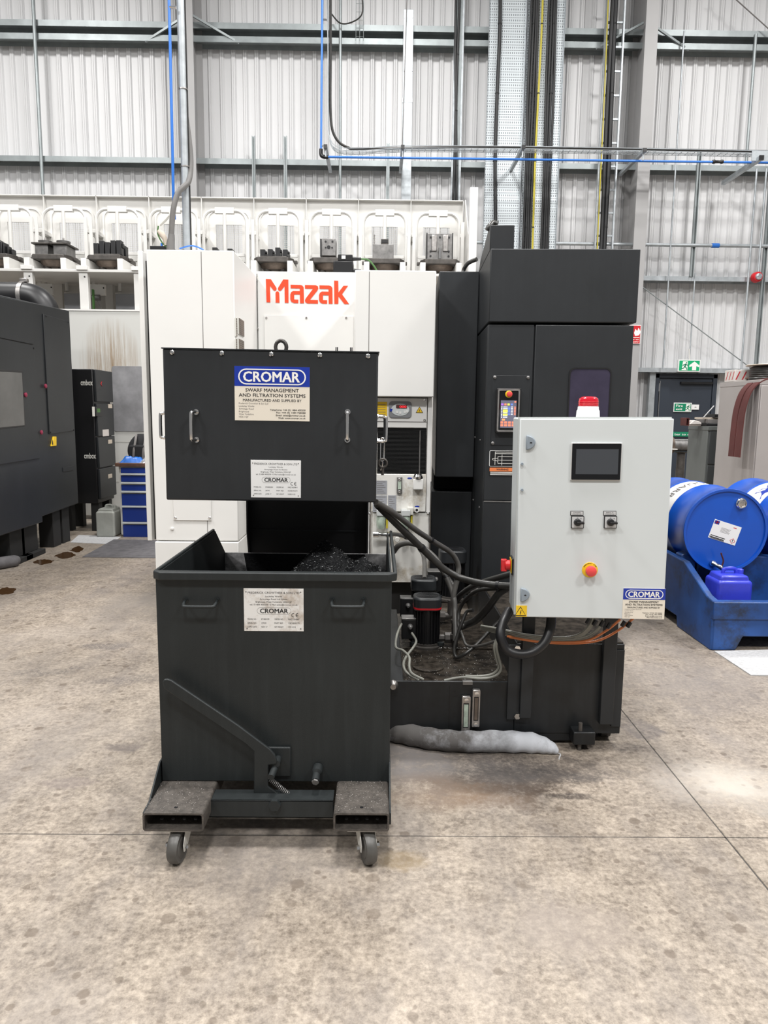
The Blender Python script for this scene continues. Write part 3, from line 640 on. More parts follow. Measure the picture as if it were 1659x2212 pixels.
# ------------------------------------------------------------------ pallet stocker behind the machines
YP, YS = 10.6, 9.5
st = T('pallet_stocker', 'long white two level pallet stocker with arched guards behind the machines', 'pallet rack', (W(500, 800, YS).x, YS, 0))
def sx(px, py, y): return st.L(px, py, y)
yb = YP-YS
ztop = sx(500, 431, yb).z; zpan = sx(500, 640, yb).z
pitch = (sx(887.6, 430, yb).x-sx(98, 430, yb).x)/7; xs0 = sx(98, 430, yb).x-pitch
zw1, zw0 = sx(500, 486, yb).z, sx(500, 548, yb).z
bays = [xs0+(k+.5)*pitch for k in range(9)]
for k in range(-2, 9):
    xa = xs0+k*pitch; xc = xa+pitch/2; wv = .185; t_ = .004
    st.part('back_panel', MB().box(xa+.004, xc-wv, yb, yb+t_, zpan, ztop).box(xc+wv, xa+pitch-.004, yb, yb+t_, zpan, ztop)
            .box(xc-wv, xc+wv, yb, yb+t_, zw1, ztop).box(xc-wv, xc+wv, yb, yb+t_, zpan, zw0), 'white_stock')
    mb = MB()
    for i in range(13): x_ = xc-wv+2*wv*i/12; mb.cyl((x_, yb+.01, zw0), (x_, yb+.01, zw1), .0022, n=4)
    for i in range(15): z_ = zw0+(zw1-zw0)*i/14; mb.cyl((xc-wv, yb+.01, z_), (xc+wv, yb+.01, z_), .0022, n=4)
    st.part('mesh_screen', mb, 'off_white', kind='stuff')
    o_ = rr(xc-.31, xc+.31, zw0-.12, zw1+.20, .13); i_ = rr(xc-.285, xc+.285, zw0-.095, zw1+.175, .115)
    st.part('recess_lip', MB().ring(o_, i_, 'y', yb-.012, yb-.001), 'white_stock')
    ya = yb-.28; zt_ = sx(500, 455, ya).z; zbm = zpan; hw = .295
    pts = [(xc-hw, ya, zbm), (xc-hw, ya, zt_-.16)]+[(xc-hw+.15-.15*math.cos(R(a)), ya, zt_-.15+.15*math.sin(R(a))) for a in (15, 35, 55, 75)]+[(xc-.1, ya, zt_), (xc+.1, ya, zt_)]
    pts += [(xc+hw-.15+.15*math.sin(R(a)), ya, zt_-.15+.15*math.cos(R(a))) for a in (15, 35, 55, 75)]+[(xc+hw, ya, zt_-.16), (xc+hw, ya, zbm)]
    st.part('arch_guard', MB().tube(pts, .022, 8), 'white_stock')
    st.part('guard_plate', MB().box(xc-.13, xc+.13, ya-.03, ya+.03, zt_-.045, zt_+.035), 'white_stock', bev=.004)
    st.part('guard_rod', MB().cyl((xc, ya-.02, zt_-.04), (xc, ya-.02, zpan), .024, n=10), 'white_stock')
    for s in (-1, 1):
        st.part('guard_bar', MB().box(xc+s*.33-.022, xc+s*.33+.022, ya-.12, ya-.108, zpan, zt_-.14), 'white_stock')
        z_ = (zw0+zw1)/2+.02
        st.part('clamp_block', MB().box(xc+s*.33-.03, xc+s*.33+.03, ya-.02, ya+.28, z_-.025, z_+.025), 'white_stock', bev=.004)
    st.part('cross_bar', MB().box(xc-.27, xc+.27, ya-.03, ya, zw0-.10, zw0-.06), 'white_stock', bev=.003)
for k in range(-2, 10):
    xa = xs0+k*pitch
    st.part('panel_rib', MB().box(xa-.004, xa+.004, yb-.07, yb, zpan, ztop+.01), 'white_stock')
st.part('top_flange', MB().box(xs0-2*pitch, xs0+9*pitch, yb-.07, yb+.004, ztop, ztop+.012), 'white_stock')
# end cheek and tall end post
xe = xs0+9*pitch
st.part('end_cheek', MB().prism([(yb, zpan), (yb, ztop), (yb-.10, ztop+.01), (yb-.55, ztop-.55), (yb-.55, zpan)], 'x', xe+.02, xe+.03), 'white_stock')
a, b, c, d_ = st.rect(1013, 404, 1030, 640, .35); st.part('end_post', MB().box(a, b, .35, .42, c, d_), 'white', bev=.004)
# shelf deck and uprights of the left bays
zsh = sx(150, 581, 0).z; x_l = xs0-2*pitch; x_r = sx(312, 600, .1).x
st.part('shelf_deck', MB().box(x_l, xe-.2, .0, yb, zsh-.035, zsh), 'white_stock', bev=.004)
st.part('lower_back', MB().box(x_l, xe-.2, yb-.06, yb-.05, .3, zsh-.035), 'white_stock')
zf = sx(240, 671, -.02).z
for px in (62, 181, 299):
    a = sx(px, 630, .02).x; st.part('upright', MB().box(a-.055, a+.055, .02, .10, .0, zsh-.03), 'white_stock', bev=.004)
    st.part('upright', MB().box(a-.055, a+.055, yb-.2, yb-.1, .0, zsh-.03), 'white_stock', bev=.004)
    st.inst('screw', SCREW_K, (a+.02, .018, zsh-.09))
    st.part('corner_gusset', MB().box(a-.07, a+.07, -.02, .06, zsh-.01, zsh+.04), 'white', bev=.003)
for px0, px1, p_ in ((139, 179, 634), (250, 297, 635)):
    a, b, c, d_ = st.rect(px0, p_, px1, 690, .7)
    q = st.part('junction_panel', MB().box(a, b, .7, .82, c, d_), 'grey_panel', bev=.005); st.part('panel_rim', MB().box(a-.03, b+.02, .78, .86, d_, d_+.03), 'white_stock', q)
for px in (100, 212):
    a = sx(px, 640, .55); 
    st.part('pulley_bracket', MB().box(a.x-.11, a.x+.11, .5, .56, zsh-.24, zsh-.10), 'white_stock', bev=.003)
    st.part('pulley', MB().cyl((a.x-.05, .48, zsh-.28), (a.x+.05, .48, zsh-.28), .04, n=12), 'steel_dull')
    st.part('drive_rope', MB().cyl((a.x, .47, zsh-.30), (a.x+.27, .40, zsh-.75), .006, n=6), 'steel_dull')
    for s in (-.1, .1): st.inst('screw', SCREW_K, (a.x+s, .49, zsh-.15))
# lower front cover with coolant runs
a, b, c, d_ = st.rect(60, 671, 314, 1160, -.05)
cov = st.part('front_cover', MB().box(a, b, -.05, -.03, .05, d_), 'white_runs', bev=.004, label='white sheet cover with brown coolant runs')
st.part('cover_rim', MB().box(a, b, -.06, -.01, d_-.002, d_+.018), 'white', cov)
a, b, c, d_ = st.rect(244, 791, 311, 932, -.055); st.part('viewing_window', MB().prism(rr(a, b, c, d_, .03), 'y', -.058, -.05), 'window_grey', cov, label='cloudy grey viewing window')
for p_ in (954, 1040): z_ = sx(280, p_, -.052).z; st.part('seam', MB().box(sx(240, p_, -.05).x, b, -.053, -.05, z_-.004, z_), 'off_white', cov)
# a second run of white inside the lower level, lime strip
a = sx(200, 640, .3); st.part('green_strip', MB().box(a.x-.008, a.x+.012, .3, .34, zsh-.75, zsh-.2), 'green_cable')

# pallets, each with its own fixture
ypc = .52   # pallet centre behind the stocker front
zp = sx(830, 563, ypc-.26).z
ARM = MB().box(-.035, .035, -.36, .40, -.20, -.035).mesh('support_arm', 'white_stock')
def pallet(k, label, build):
    xc = bays[k]; 
    for s in (-1, 1):
        o = st.inst('support_arm', ARM, (xc+s*.235, ypc, zp)); bevel(o, .004)
        st.part('arm_stand', MB().box(xc+s*.235-.03, xc+s*.235+.03, ypc-.3, ypc+.36, zsh, zp-.20), 'white_stock')
    t = T('pallet', label, 'pallet', (bays[k]+st.root.location.x, YS+ypc, zp), group='machine pallets on the stocker')
    oct_ = [(-.26, -.16), (-.20, -.26), (.20, -.26), (.26, -.16), (.26, .2), (.2, .26), (-.2, .26), (-.26, .2)]
    t.part('plate', MB().prism(oct_, 'z', -.03, .03), 'iron', bev=.005)
    t.part('underside', MB().lathe([(.20, -.03), (.19, -.06), (.15, -.10), (.06, -.105)], n=20), 'iron_rust')
    for s in (-1, 1): t.part('locating_cup', MB().lathe([(.05, -.09), (.055, -.12), (.03, -.122)], (s*.10, -.06, 0), n=12), 'iron')
    for s in (-1, 1): t.part('side_lug', MB().box(s*.26, s*.30, -.10, -.02, -.015, .02), 'iron', bev=.003)
    build(t)
def f_clamps(n, h, sd):
    def g_(t):
        r_ = random.Random(sd)
        t.part('fixture_plate', MB().box(-.17, .17, -.17, .17, .03, .06), 'iron', bev=.004)
        for i in range(n):
            x_ = -.15+.30*i/(n-1); hh = h*r_.uniform(.6, 1.1)
            t.part('clamp', MB().box(x_-.035, x_+.03, -.13, -.03, .06, .06+hh).box(x_-.02, x_+.05, -.10, -.05, .06+hh*.5, .06+hh*.8), 'black', bev=.004)
            t.part('clamp', MB().box(x_-.03, x_+.035, .03, .13, .06, .06+hh*.8), 'black', bev=.004)
    return g_
def f_vices(t):
    for s in (-1, 1):
        v = t.part('vice_block', MB().box(s*.12-.09, s*.12+.08, -.16, .14, .03, .17), 'steel_dull', bev=.005)
        t.part('vice_jaw', MB().box(s*.12-.12, s*.12+.11, -.20, .18, .17, .19), 'iron', v, bev=.004)
        t.part('clamp_disc', MB().lathe([(.06, .20), (.085, .21), (.09, .235), (.02, .24)], (s*.12, -.04, 0), n=14), 'steel_dull', v)
        t.part('stud', MB().cyl((s*.12, -.04, .24), (s*.12, -.04, .28), .012, n=8), 'steel', v)
def f_tall(t):
    b = t.part('block', MB().box(-.10, .06, -.1, .1, .03, .22), 'black', bev=.008); t.part('block_top', MB().box(-.12, .0, -.08, .08, .22, .25), 'black', b, bev=.004)
    for i in range(3): t.part('clamp', MB().box(.07+.03*i, .09+.03*i, -.1+.05*i, .0+.05*i, .03, .20-.03*i), 'black', bev=.004)
def f_cube(t):
    t.part('foot', MB().prism([(-.13, .03), (.10, .03), (.075, .08), (-.10, .08)], 'y', -.1, .1), 'iron', bev=.003)
    c = t.part('clamp_cube', MB().box(-.105, .085, -.12, .1, .08, .30), 'steel_dull', bev=.008)
    t.part('cheek', MB().box(-.125, -.105, -.1, .1, .08, .30), 'black', c)
    for x_, z_, r_ in ((-.05, .26, .014), (.04, .26, .014), (-.01, .19, .024), (-.05, .185, .012), (.035, .185, .012)): t.part('bore', MB().cyl((x_, -.123, z_), (x_, -.11, z_), r_, n=12), 'black', c)
def f_block(t):
    b = t.part('block', MB().box(-.16, .12, -.12, .12, .03, .235), 'steel_dull', bev=.004)
    t.part('clamp', MB().box(-.05, .05, -.1, .06, .235, .31), 'iron', b, bev=.005); t.part('jaw', MB().box(-.04, .04, -.105, -.09, .26, .30), 'black', b)
    t.part('screw_post', MB().cyl((-.14, -.06, .235), (-.14, -.06, .36), .008, n=8), 'steel', b)
    for z_ in (.28, .32, .36): t.part('ball', MB().lathe([(.002, z_-.014), (.014, z_), (.002, z_+.014)], (-.14, -.06, 0), n=10), 'chrome', b)
def f_plate(t):
    t.part('foot', MB().box(-.18, .18, -.12, .12, .03, .05), 'black', bev=.003)
    b = t.part('fixture_face', MB().box(-.165, .165, -.09, .06, .05, .39), 'steel_dull', bev=.004)
    for s in (-1, 1): t.part('edge_strip', MB().box(s*.165, s*.178, -.08, .06, .05, .40), 'black', b)
    for x_ in (-.075, .075): t.part('rib', MB().box(x_-.035, x_+.035, -.11, -.09, .16, .37), 'steel', b, bev=.008)
    t.part('pin', MB().cyl((0, -.12, .06), (0, -.12, .20), .022, n=12), 'chrome', b)
    for x_, z_ in ((-.12, .34), (0, .34), (.12, .34), (-.12, .16), (.12, .16), (-.12, .10), (.12, .10)): t.part('bore', MB().cyl((x_, -.095, z_), (x_, -.085, z_), .014, n=10), 'black', b)
pallet(0, 'pallet at the far left carrying a black block fixture', f_tall)
pallet(1, 'pallet carrying two grey vice blocks with round discs', f_vices)
pallet(2, 'pallet crowded with black clamps, third from the left', f_clamps(5, .20, 3))
pallet(3, 'pallet with low fixture hidden behind the galvanised cable post', f_clamps(3, .07, 5))
pallet(4, 'pallet with low black clamps just right of the cable post', f_clamps(4, .10, 8))
pallet(5, 'pallet with scattered black clamps and a thin upright pin', f_clamps(4, .11, 11))
pallet(6, 'pallet carrying one grey cube fixture with a round bore', f_cube)
pallet(7, 'pallet carrying a plain grey block and a ball ended post', f_block)
pallet(8, 'rightmost pallet carrying a square upright grey fixture plate', f_plate)

# ------------------------------------------------------------------ dark machine on the left (its long side faces the aisle)
XM = FL(75, 1205).x
lm = T('dark_machine', 'large charcoal machine tool on legs at the left edge', 'machine tool', (XM, 6.9, 0), yaw=90)
# local x = depth along the aisle, y = into the machine
xr_ = lm.L(160, 880).x; xl_ = lm.L(-260, 880).x
ztp = lm.L(152, 672).z; zbt = lm.L(162, 1090).z
lm.part('enclosure', MB().prism([(xl_, .32), (lm.L(92, 1110).x, .32), (lm.L(92, 1110).x, zbt-.02), (xr_, zbt), (xr_, ztp), (lm.L(0, 637).x, lm.L(0, 637).z), (xl_, lm.L(0, 637).z)], 'y', 0, 2.0), 'dark', bev=.01)
def lpanel(name, pts, y=-.012, mt='dark', par=None, lab=None):
    P = [lm.L(*p) for p in pts]; return lm.part(name, MB().prism([(p.x, p.z) for p in P], 'y', y, 0), mt, par, .003, lab)
pa = lpanel('side_door', [(-200, 1034), (84, 990), (71, 747), (-200, 690)])
win = lpanel('viewing_window', [(-100, 933), (50, 919), (44, 805), (-100, 798)], -.016, 'smoky', pa, 'smoky grey viewing window')
lpanel('window_seal', [(-104, 940), (51.5, 921), (45.5, 801), (-104, 793)], -.014, 'black', pa)
lpanel('access_panel', [(105, 938), (158, 930), (147, 695), (91, 678)])
lpanel('roof_panel', [(-200, 690), (70, 744), (66, 655), (-200, 601)])
for px, py in ((70, 752), (97, 683), (145, 696), (107, 934), (157, 929)):
    p = lm.L(px, py); lm.inst('screw', SCREW_K, (p.x, -.012, p.z))
for px, py in ((97, 834), (54, 853), (88, 934)):
    p = lm.L(px, py, -.012); lm.part('lock_knob', MB().lathe([(.02, -.012), (.023, -.024), (.014, -.030), (.002, -.031)], (p.x, 0, p.z), 'y', 14), 'pink', label='small pink lock knob')
q = lpanel('warning_sticker', [(108, 964), (119, 963), (119, 943), (113, 943)], -.016, 'yellow', None, 'small yellow warning sticker')
p = lm.L(113.5, 956, -.017); lm.part('warning_mark', MB().prism([(p.x-.012, p.z-.02), (p.x+.012, p.z-.02), (p.x+.002, p.z+.03), (p.x-.002, p.z+.03)], 'y', -.018, -.016), 'ink', q)
lm.part('louvre', MB().box(lm.L(135, 1010).x, lm.L(158, 1010).x, -.006, 0, lm.L(145, 1018).z, lm.L(145, 1008).z), 'dark', bev=.002)
# base and legs
for px, wv in ((48, .14), (75, .16)):
    p = lm.L(px, 1150); lm.part('leg', MB().box(p.x-wv, p.x+wv, .05, .5, .05, .4), 'black_matt', bev=.005); lm.part('foot', MB().box(p.x-wv-.03, p.x+wv+.05, .0, .55, 0, .05), 'black_matt', bev=.005)
for px in (132, 152): p = lm.L(px, 1120); lm.part('leg', MB().box(p.x-.09, p.x+.09, .05, .2, .0, zbt+.1), 'black_matt', bev=.004)
p = lm.L(162, 1180); lm.part('levelling_screw', MB().cyl((p.x, .1, 0), (p.x, .1, .12), .012, n=8).cyl((p.x, .1, 0), (p.x, .1, .02), .05, n=12), 'iron')
# exhaust duct on the roof
z_ = lm.L(0, 620).z+.06
t = T('exhaust_duct', 'fat black exhaust duct with an elbow on the charcoal machine roof', 'duct', (0, 0, 0))
a = W(-120, 638, 8.25); b = W(52, 640, 8.25)
t.part('pipe', MB().tube([a, b], .15, 20), 'black'); t.part('elbow', MB().tube(cat([b, W(78, 647, 8.25), W(96, 668, 8.25), W(101, 705, 8.25)], 6), .15, 20), 'black'); t.part('band_clamp', MB().tube([b-Vector((.02, 0, 0)), b+Vector((.025, 0, 0))], .158, 20), 'steel')
t.part('clamp_screw', MB().box(b.x-.03, b.x+.05, b.y-.03, b.y+.03, b.z+.15, b.z+.19), 'steel', bev=.004)

# mist filter cabinet beside it
XC = XM+.03; Yc = 8.45
mc = T('filter_cabinet', 'tall narrow black filter cabinet on legs beside the charcoal machine', 'filter unit', (XC, Yc, 0), yaw=90)
xa = 0; xb = mc.L(243, 950).x; zt_ = mc.L(185, 795).z; zb_ = mc.L(205, 1090).z
mc.part('body', MB().box(.04, xb-.02, 0, .45, zb_, zt_), 'black', bev=.008)
for (y0, y1, w_) in ((800, 868, 1.0), (872, 942, 1.0), (944, 1010, 1.0), (1012, 1078, .98)):
    c = mc.L(215, y0); d2 = mc.L(215, y1); mc.part('front_panel', MB().box(.06, xb*w_, -.03, 0, d2.z, c.z), 'dark', bev=.006)
p = mc.L(213, 888, -.031); c = mc.part('control_display', MB().box(p.x-.09, p.x+.09, -.036, -.03, p.z-.06, p.z+.05), 'black', bev=.003)
mc.part('lcd', MB().box(p.x-.06, p.x+.03, -.038, -.036, p.z-.015, p.z+.03), 'green_cable', c); mc.part('tag_strip', MB().box(p.x-.19, p.x-.12, -.034, -.03, p.z-.06, p.z+.05), 'off_white', c)
p = mc.L(228, 935, -.031); mc.part('rating_plate', MB().box(p.x-.09, p.x+.10, -.034, -.03, p.z-.04, p.z+.04), 'carton')
for py in (878, 954, 1028): p = mc.L(240, py, -.03); mc.part('corner_tag', MB().box(p.x-.10, p.x+.02, -.036, -.028, p.z-.022, p.z+.026), 'plastic_beige')
p = mc.L(217, 829, -.031); mc.part('brand_mark', MB().prism([(p.x, p.z), (p.x+.05, p.z+.03), (p.x+.02, p.z), (p.x+.05, p.z-.03)], 'y', -.034, -.03), 'sign_red')
# the narrow end towards the viewer carries chrome lettering
for py in (832, 990):
    z_ = mc.LX(175, py, .04).z; mb = MB(); g_ = glyphs('cmbox', .02)
    mb.add([(.038, .14-(v[0]-g_[2])/(g_[3]-g_[2])*.14-.0, z_+v[1]*.09) for v in g_[0]], g_[1]); mc.part('lettering', mb, 'off_white')
for x_ in (.12, xb-.15):
    for y_ in (.05, .38): mc.part('leg', MB().box(x_-.05, x_+.05, y_-.05, y_+.05, 0, zb_), 'black_matt', bev=.004)

# blue drawer cabinet
dc = T('drawer_cabinet', 'blue workshop drawer cabinet with a brown worktop', 'cabinet', (W(300, 1165, 8.15).x, 8.15, 0))
a, b, c, d_ = dc.rect(258, 1008, 345, 1166); zt_ = d_
dc.part('carcass', MB().box(a, a+.9, .02, .7, .02, zt_), 'off_white', bev=.003)
for y0, y1 in ((1011, 1022), (1028, 1041), (1048, 1060), (1067, 1092), (1097, 1127), (1134, 1160)):
    zz1 = dc.L(300, y0).z; zz0 = dc.L(300, y1).z; dr = dc.part('drawer', MB().box(a+.03, a+.87, -.004, .3, zz0, zz1), 'blue_drawer', bev=.003)
    dc.part('grip_strip', MB().box(a+.03, a+.87, -.028, .0, zz0-.022, zz0-.002), 'panel', dr, bev=.003)
dc.part('plinth', MB().box(a+.03, a+.87, .0, .6, 0, dc.L(300, 1161).z), 'blue_drawer')
a2, b2, c2, d2 = dc.rect(248, 998, 350, 1008, -.03)
dc.part('worktop', MB().box(a2, a2+1.0, -.03, .72, zt_, zt_+.04), 'wood', bev=.004, label='brown wooden worktop'); zwt = zt_+.04
t = T('backpack', 'black backpack standing on the blue drawer cabinet', 'backpack', (W(306, 970, 8.4).x, 8.4, zwt+.0))
def sack(w, d, h, taper, mb=None, n=24, m=10, sq=.6):
    mb = MB(); prof = []
    def fn(u, v):
        a_ = 2*math.pi*u; k = math.sin(math.pi*(.08+.9*v))**.45*(1-taper*v)
        c_, s_ = math.cos(a_), math.sin(a_)
        return Vector((w*k*math.copysign(abs(c_)**sq, c_), d*k*math.copysign(abs(s_)**sq, s_), h*v))
    return mb.quadgrid(fn, n, m)
t.part('body', sack(.17, .12, .32, .25), 'fabric_black'); t.part('front_pocket', MB().prism(rr(-.1, .1, .05, .20, .03), 'y', -.16, -.05), 'fabric_black', bev=.02)
for s in (-.05, .06): t.part('strap', MB().tube(cat([(s, -.15, .02), (s+.01, -.16, .12), (s+.02, -.12, .24), (s+.01, -.05, .31)], 4), .014, 6), 'ink_grey')
def crumple(w, d, h, seed):
    r_ = random.Random(seed); mb = MB(); ph = [r_.uniform(0, 6) for _ in range(6)]
    def fn(u, v):
        x_ = (u-.5)*2; y_ = (v-.5)*2; e = max(0, 1-abs(x_)**3)*max(0, 1-abs(y_)**3)
        return Vector((x_*w, y_*d, h*e*(.8+.14*math.sin(4*x_+ph[0]+2*y_)+.10*math.sin(7*y_+ph[1]+4*x_)+.07*math.sin(15*x_+ph[2]+6*y_))))
    return mb.quadgrid(fn, 18, 14)
t = T('plastic_bag', 'crumpled bright blue plastic bag on the blue drawer cabinet', 'bag', (W(288, 992, 8.25).x, 8.28, zwt)); t.part('film', crumple(.14, .1, .10, 2), 'bag_blue')
t = T('foil_packet', 'shiny silver and blue packet on the blue drawer cabinet', 'packet', (W(322, 992, 8.2).x+.03, 8.27, zwt)); t.part('film', crumple(.14, .1, .11, 5), 'foil')
# white jerrycan, mats, sheet and oil on the floor at the left
def jerry(t, w, d, h, mt, capmt):
    b = t.part('body', MB().prism(rr(-w, w, 0, h*.82, w*.25), 'y', -d, d), mt, bev=w*.18); b.modifiers['edge'].segments = 4
    t.part('shoulder', MB().prism([(-w*.9, h*.78), (w*.9, h*.78), (w*.75, h*.9), (-w*.75, h*.9)], 'y', -d*.85, d*.85), mt, bev=w*.1)
    hp = cat([(-w*.35, -.0, h*.86), (-w*.3, 0, h*.97), (w*.3, 0, h*.98), (w*.45, 0, h*.86)], 5); t.part('handle', MB().tube(hp, w*.11, 8), mt)
    t.part('cap', MB().lathe([(w*.2, h*.88), (w*.2, h*.97), (w*.12, h*.985)], (w*.62, 0, 0), n=14), capmt)
p = FL(238, 1156); jc = T('jerrycan', 'cloudy white plastic jerrycan on the floor by the drawer cabinet', 'jerrycan', (p.x, p.y+.0, 0)); jerry(jc, .105, .14, .36, 'can_clear', 'can_clear')
def sheet(name, pts, mt, label, cat_, h=.006, z=0):
    P = [FL(*p_) for p_ in pts]; return solo(name, MB().prism([(q_.x, q_.y) for q_ in P], 'z', z, z+h), mt, label, cat_)
sheet('floor_mat', [(178, 1204), (345, 1206), (345, 1168), (246, 1166)], 'mat_grey', 'dark grey rubber mat in front of the drawer cabinet', 'mat')
sheet('absorbent_sheet', [(152, 1172), (238, 1176), (262, 1160), (170, 1156)], 'sheet_white', 'white absorbent sheet on the floor under the filter cabinet', 'sheet', .004)
sheet('absorbent_sheet', [(1543, 1408), (1700, 1404), (1760, 1462), (1622, 1460)], 'sheet_white', 'white absorbent sheet lying in front of the blue spill pallet', 'sheet', .006)
def puddle(pts, label):
    r_ = random.Random(len(label)); P = [FL(*p_) for p_ in pts]; c_ = sum(P, Vector())/len(P)
    Q = cat(P+[P[0]], 5)[:-1]; Q = [c_+(q_-c_)*r_.uniform(.85, 1.12) for q_ in Q]
    solo('oil_puddle', MB().prism([(q_.x, q_.y) for q_ in Q], 'z', 0, .003), 'oil', label, 'oil spill')
puddle([(72, 1216), (92, 1220), (116, 1213), (100, 1209), (80, 1210)], 'brown oil puddle beside the machine foot')
puddle([(118, 1202), (140, 1207), (163, 1200), (150, 1193), (128, 1196)], 'brown oil puddle left of the grey mat')
puddle([(150, 1190), (168, 1193), (182, 1186), (168, 1180)], 'small oil puddle under the levelling screw')
puddle([(-10, 1283), (18, 1284), (36, 1274), (10, 1270)], 'faint oil puddle at the left edge of the floor')
cable([(100, 1178, 7.9), (118, 1172, 7.9), (135, 1170, 7.95), (128, 1176, 7.8), (118, 1174, 7.85), (140, 1168, 7.9)], .006, 'ink_grey', 'scrap of grey cable on the floor under the charcoal machine')
a, b = FL(-60, 1238), FL(40, 1222)
solo('absorbent_sock', MB().tube(cat([a+Vector((0, 0, .05)), a.lerp(b, .5)+Vector((0, -.03, .055)), a.lerp(b, .9)+Vector((0, 0, .05)), b+Vector((.02, 0, .04))], 6), [.055]*12+[.055, .052, .048, .042, .034, .024, .012][:7], 14), 'mat_grey', 'grey absorbent sock at the left edge of the floor', 'absorbent sock')

# ------------------------------------------------------------------ white machining centre
wm = T('machining_centre', 'white machining centre with a red Mazak logo', 'machine tool', (W(500, 900, 4.8).x, 4.8, 0))
a, b, c, zt = wm.rect(319, 540, 507, 1168); xr_ = wm.L(505, 560).x; a = wm.L(331, 1000).x
lc = wm.part('left_cover', MB().box(a, xr_, 0, 2.4, c, zt), 'white', bev=.006)
xs_ = wm.L(438, 700).x
wm.part('seam', MB().box(xs_-.002, xs_+.002, -.001, .01, c, zt-.01), 'ink_grey', lc)
wm.part('left_skirt', MB().box(wm.L(337, 1200).x, xr_+.0, -.015, 2.3, .02, c-.006), 'white', bev=.005)
# small service hatch low on the left cover
A, B, c_, d_ = wm.rect(375, 1090, 457, 1124, 0); h_ = wm.part('service_hatch', MB().box(A, B, -.008, 0, c_, d_+.2), 'white', lc, bev=.002)
for px in (379, 453): p = wm.L(px, 1122, -.008); wm.inst('screw', SCREW, (p.x, -.008, p.z+.01), h_)
p = wm.L(372, 1142); wm.part('plug', MB().lathe([(.012, 0), (.012, -.005), (.004, -.009)], (p.x, 0, p.z), 'y', 12), 'white', lc)
# side vents on the inner side face
for px0, px1 in ((507, 511), (513, 526)):
    for py0, py1 in ((686, 728), (731, 772)):
        q0, q1 = wm.LX(px0, py0, xr_), wm.LX(px1, py1, xr_)
        v = wm.part('vent_frame', MB().box(xr_, xr_+.006, q0.y, q1.y, q1.z, q0.z), 'off_white', lc)
        n_ = 8
        for k in range(n_):
            z_ = q1.z+(q0.z-q1.z)*(k+.5)/n_; wm.part('vent_slat', MB().box(xr_+.006, xr_+.010, q0.y+.02, q1.y-.02, z_-.006, z_+.006), 'iron_rust', v)
# rear left post with its dark gap
q = wm.L(311, 700, .35).x; wm.part('corner_post', MB().box(q-.012, q+.022, .30, .42, wm.L(330, 1165, .35).z, wm.L(312, 545, .35).z), 'white', bev=.003)
wm.part('gap_strip', MB().box(q+.022, a, .36, .40, wm.L(330, 1165, .35).z, zt), 'black')
# recessed centre panel with the logo
yc = .88; A, B, c_, zc = wm.rect(545, 587, 770, 1000, yc)
wm.part('logo_panel', MB().box(xr_+.005, wm.L(775, 700, yc).x, yc, 2.4, .05, zc), 'white', bev=.005)
s1 = wm.L(551, 700, yc).x; wm.part('corner_fillet', MB().box(xr_, s1, yc-.02, yc, .6, zc), 'white', bev=.004)
for px, py in ((555, 606), (557, 710)): p = wm.L(px, py, yc); wm.inst('screw', SCREW, (p.x, yc, p.z))
A, B, c_, d_ = wm.rect(572, 682, 763, 800, yc); ht = wm.part('logo_hatch', MB().box(A, B, yc-.010, yc, c_, d_), 'white', bev=.002)
for px in (576, 662, 748): p = wm.L(px, 687, yc); wm.inst('screw', SCREW, (p.x, yc-.010, p.z), ht)
def lp(x_, y_): return (560+x_/7.9, 590+y_/7.9)       # logo outline traced in its own flat grid
LOGO = [
 [(112, 100), (198, 103), (290, 245), (297, 268), (288, 292), (265, 302), (242, 292), (183, 215), (190, 500), (125, 498)],
 [(410, 108), (496, 112), (500, 508), (436, 506), (432, 222), (378, 292), (352, 304), (330, 294), (318, 268), (326, 245)],
 [(278, 345), (285, 320), (308, 309), (332, 320), (342, 345), (347, 506), (280, 504)],
 [(535, 198), (700, 202), (735, 212), (757, 240), (764, 514), (696, 514), (694, 366), (596, 364), (596, 450), (667, 452), (667, 512), (590, 510), (550, 492), (530, 450), (530, 365), (545, 325), (580, 305), (692, 307), (692, 262), (537, 258)],
 [(780, 203), (965, 207), (1000, 225), (1008, 262), (990, 300), (865, 455), (1002, 459), (1002, 520), (825, 517), (790, 500), (779, 465), (795, 430), (918, 268), (782, 264)],
 [(1028, 208), (1190, 212), (1225, 222), (1248, 252), (1252, 524), (1186, 523), (1184, 378), (1088, 376), (1088, 460), (1158, 461), (1158, 522), (1080, 520), (1040, 502), (1021, 462), (1021, 375), (1036, 335), (1070, 315), (1183, 317), (1182, 272), (1029, 268)],
 [(1278, 128), (1348, 130), (1352, 330), (1438, 216), (1515, 216), (1412, 360), (1534, 528), (1454, 528), (1352, 395), (1350, 524), (1282, 524)]]
mb = MB()
for g_ in LOGO:
    P = [wm.L(*lp(*q), yc-.001) for q in g_]; mb.prism([(p.x, p.z) for p in P], 'y', yc-.003, yc)
wm.part('logo_lettering', mb, 'logo', label='red Mazak lettering')
# right cover that stands forward
A, B, c_, d_ = wm.rect(766, 584, 940, 857, -.1); rc = wm.part('right_cover', MB().box(A, B, -.1, 2.0, c_, d_), 'white', bev=.006)
xs_ = wm.L(797, 700, -.1).x; wm.part('seam', MB().box(xs_-.002, xs_+.002, -.101, -.08, c_, d_-.01), 'ink_grey', rc)
wm.part('right_column', MB().box(A, wm.L(800, 900, 0).x, 0, 2.0, .02, c_), 'white', bev=.004)
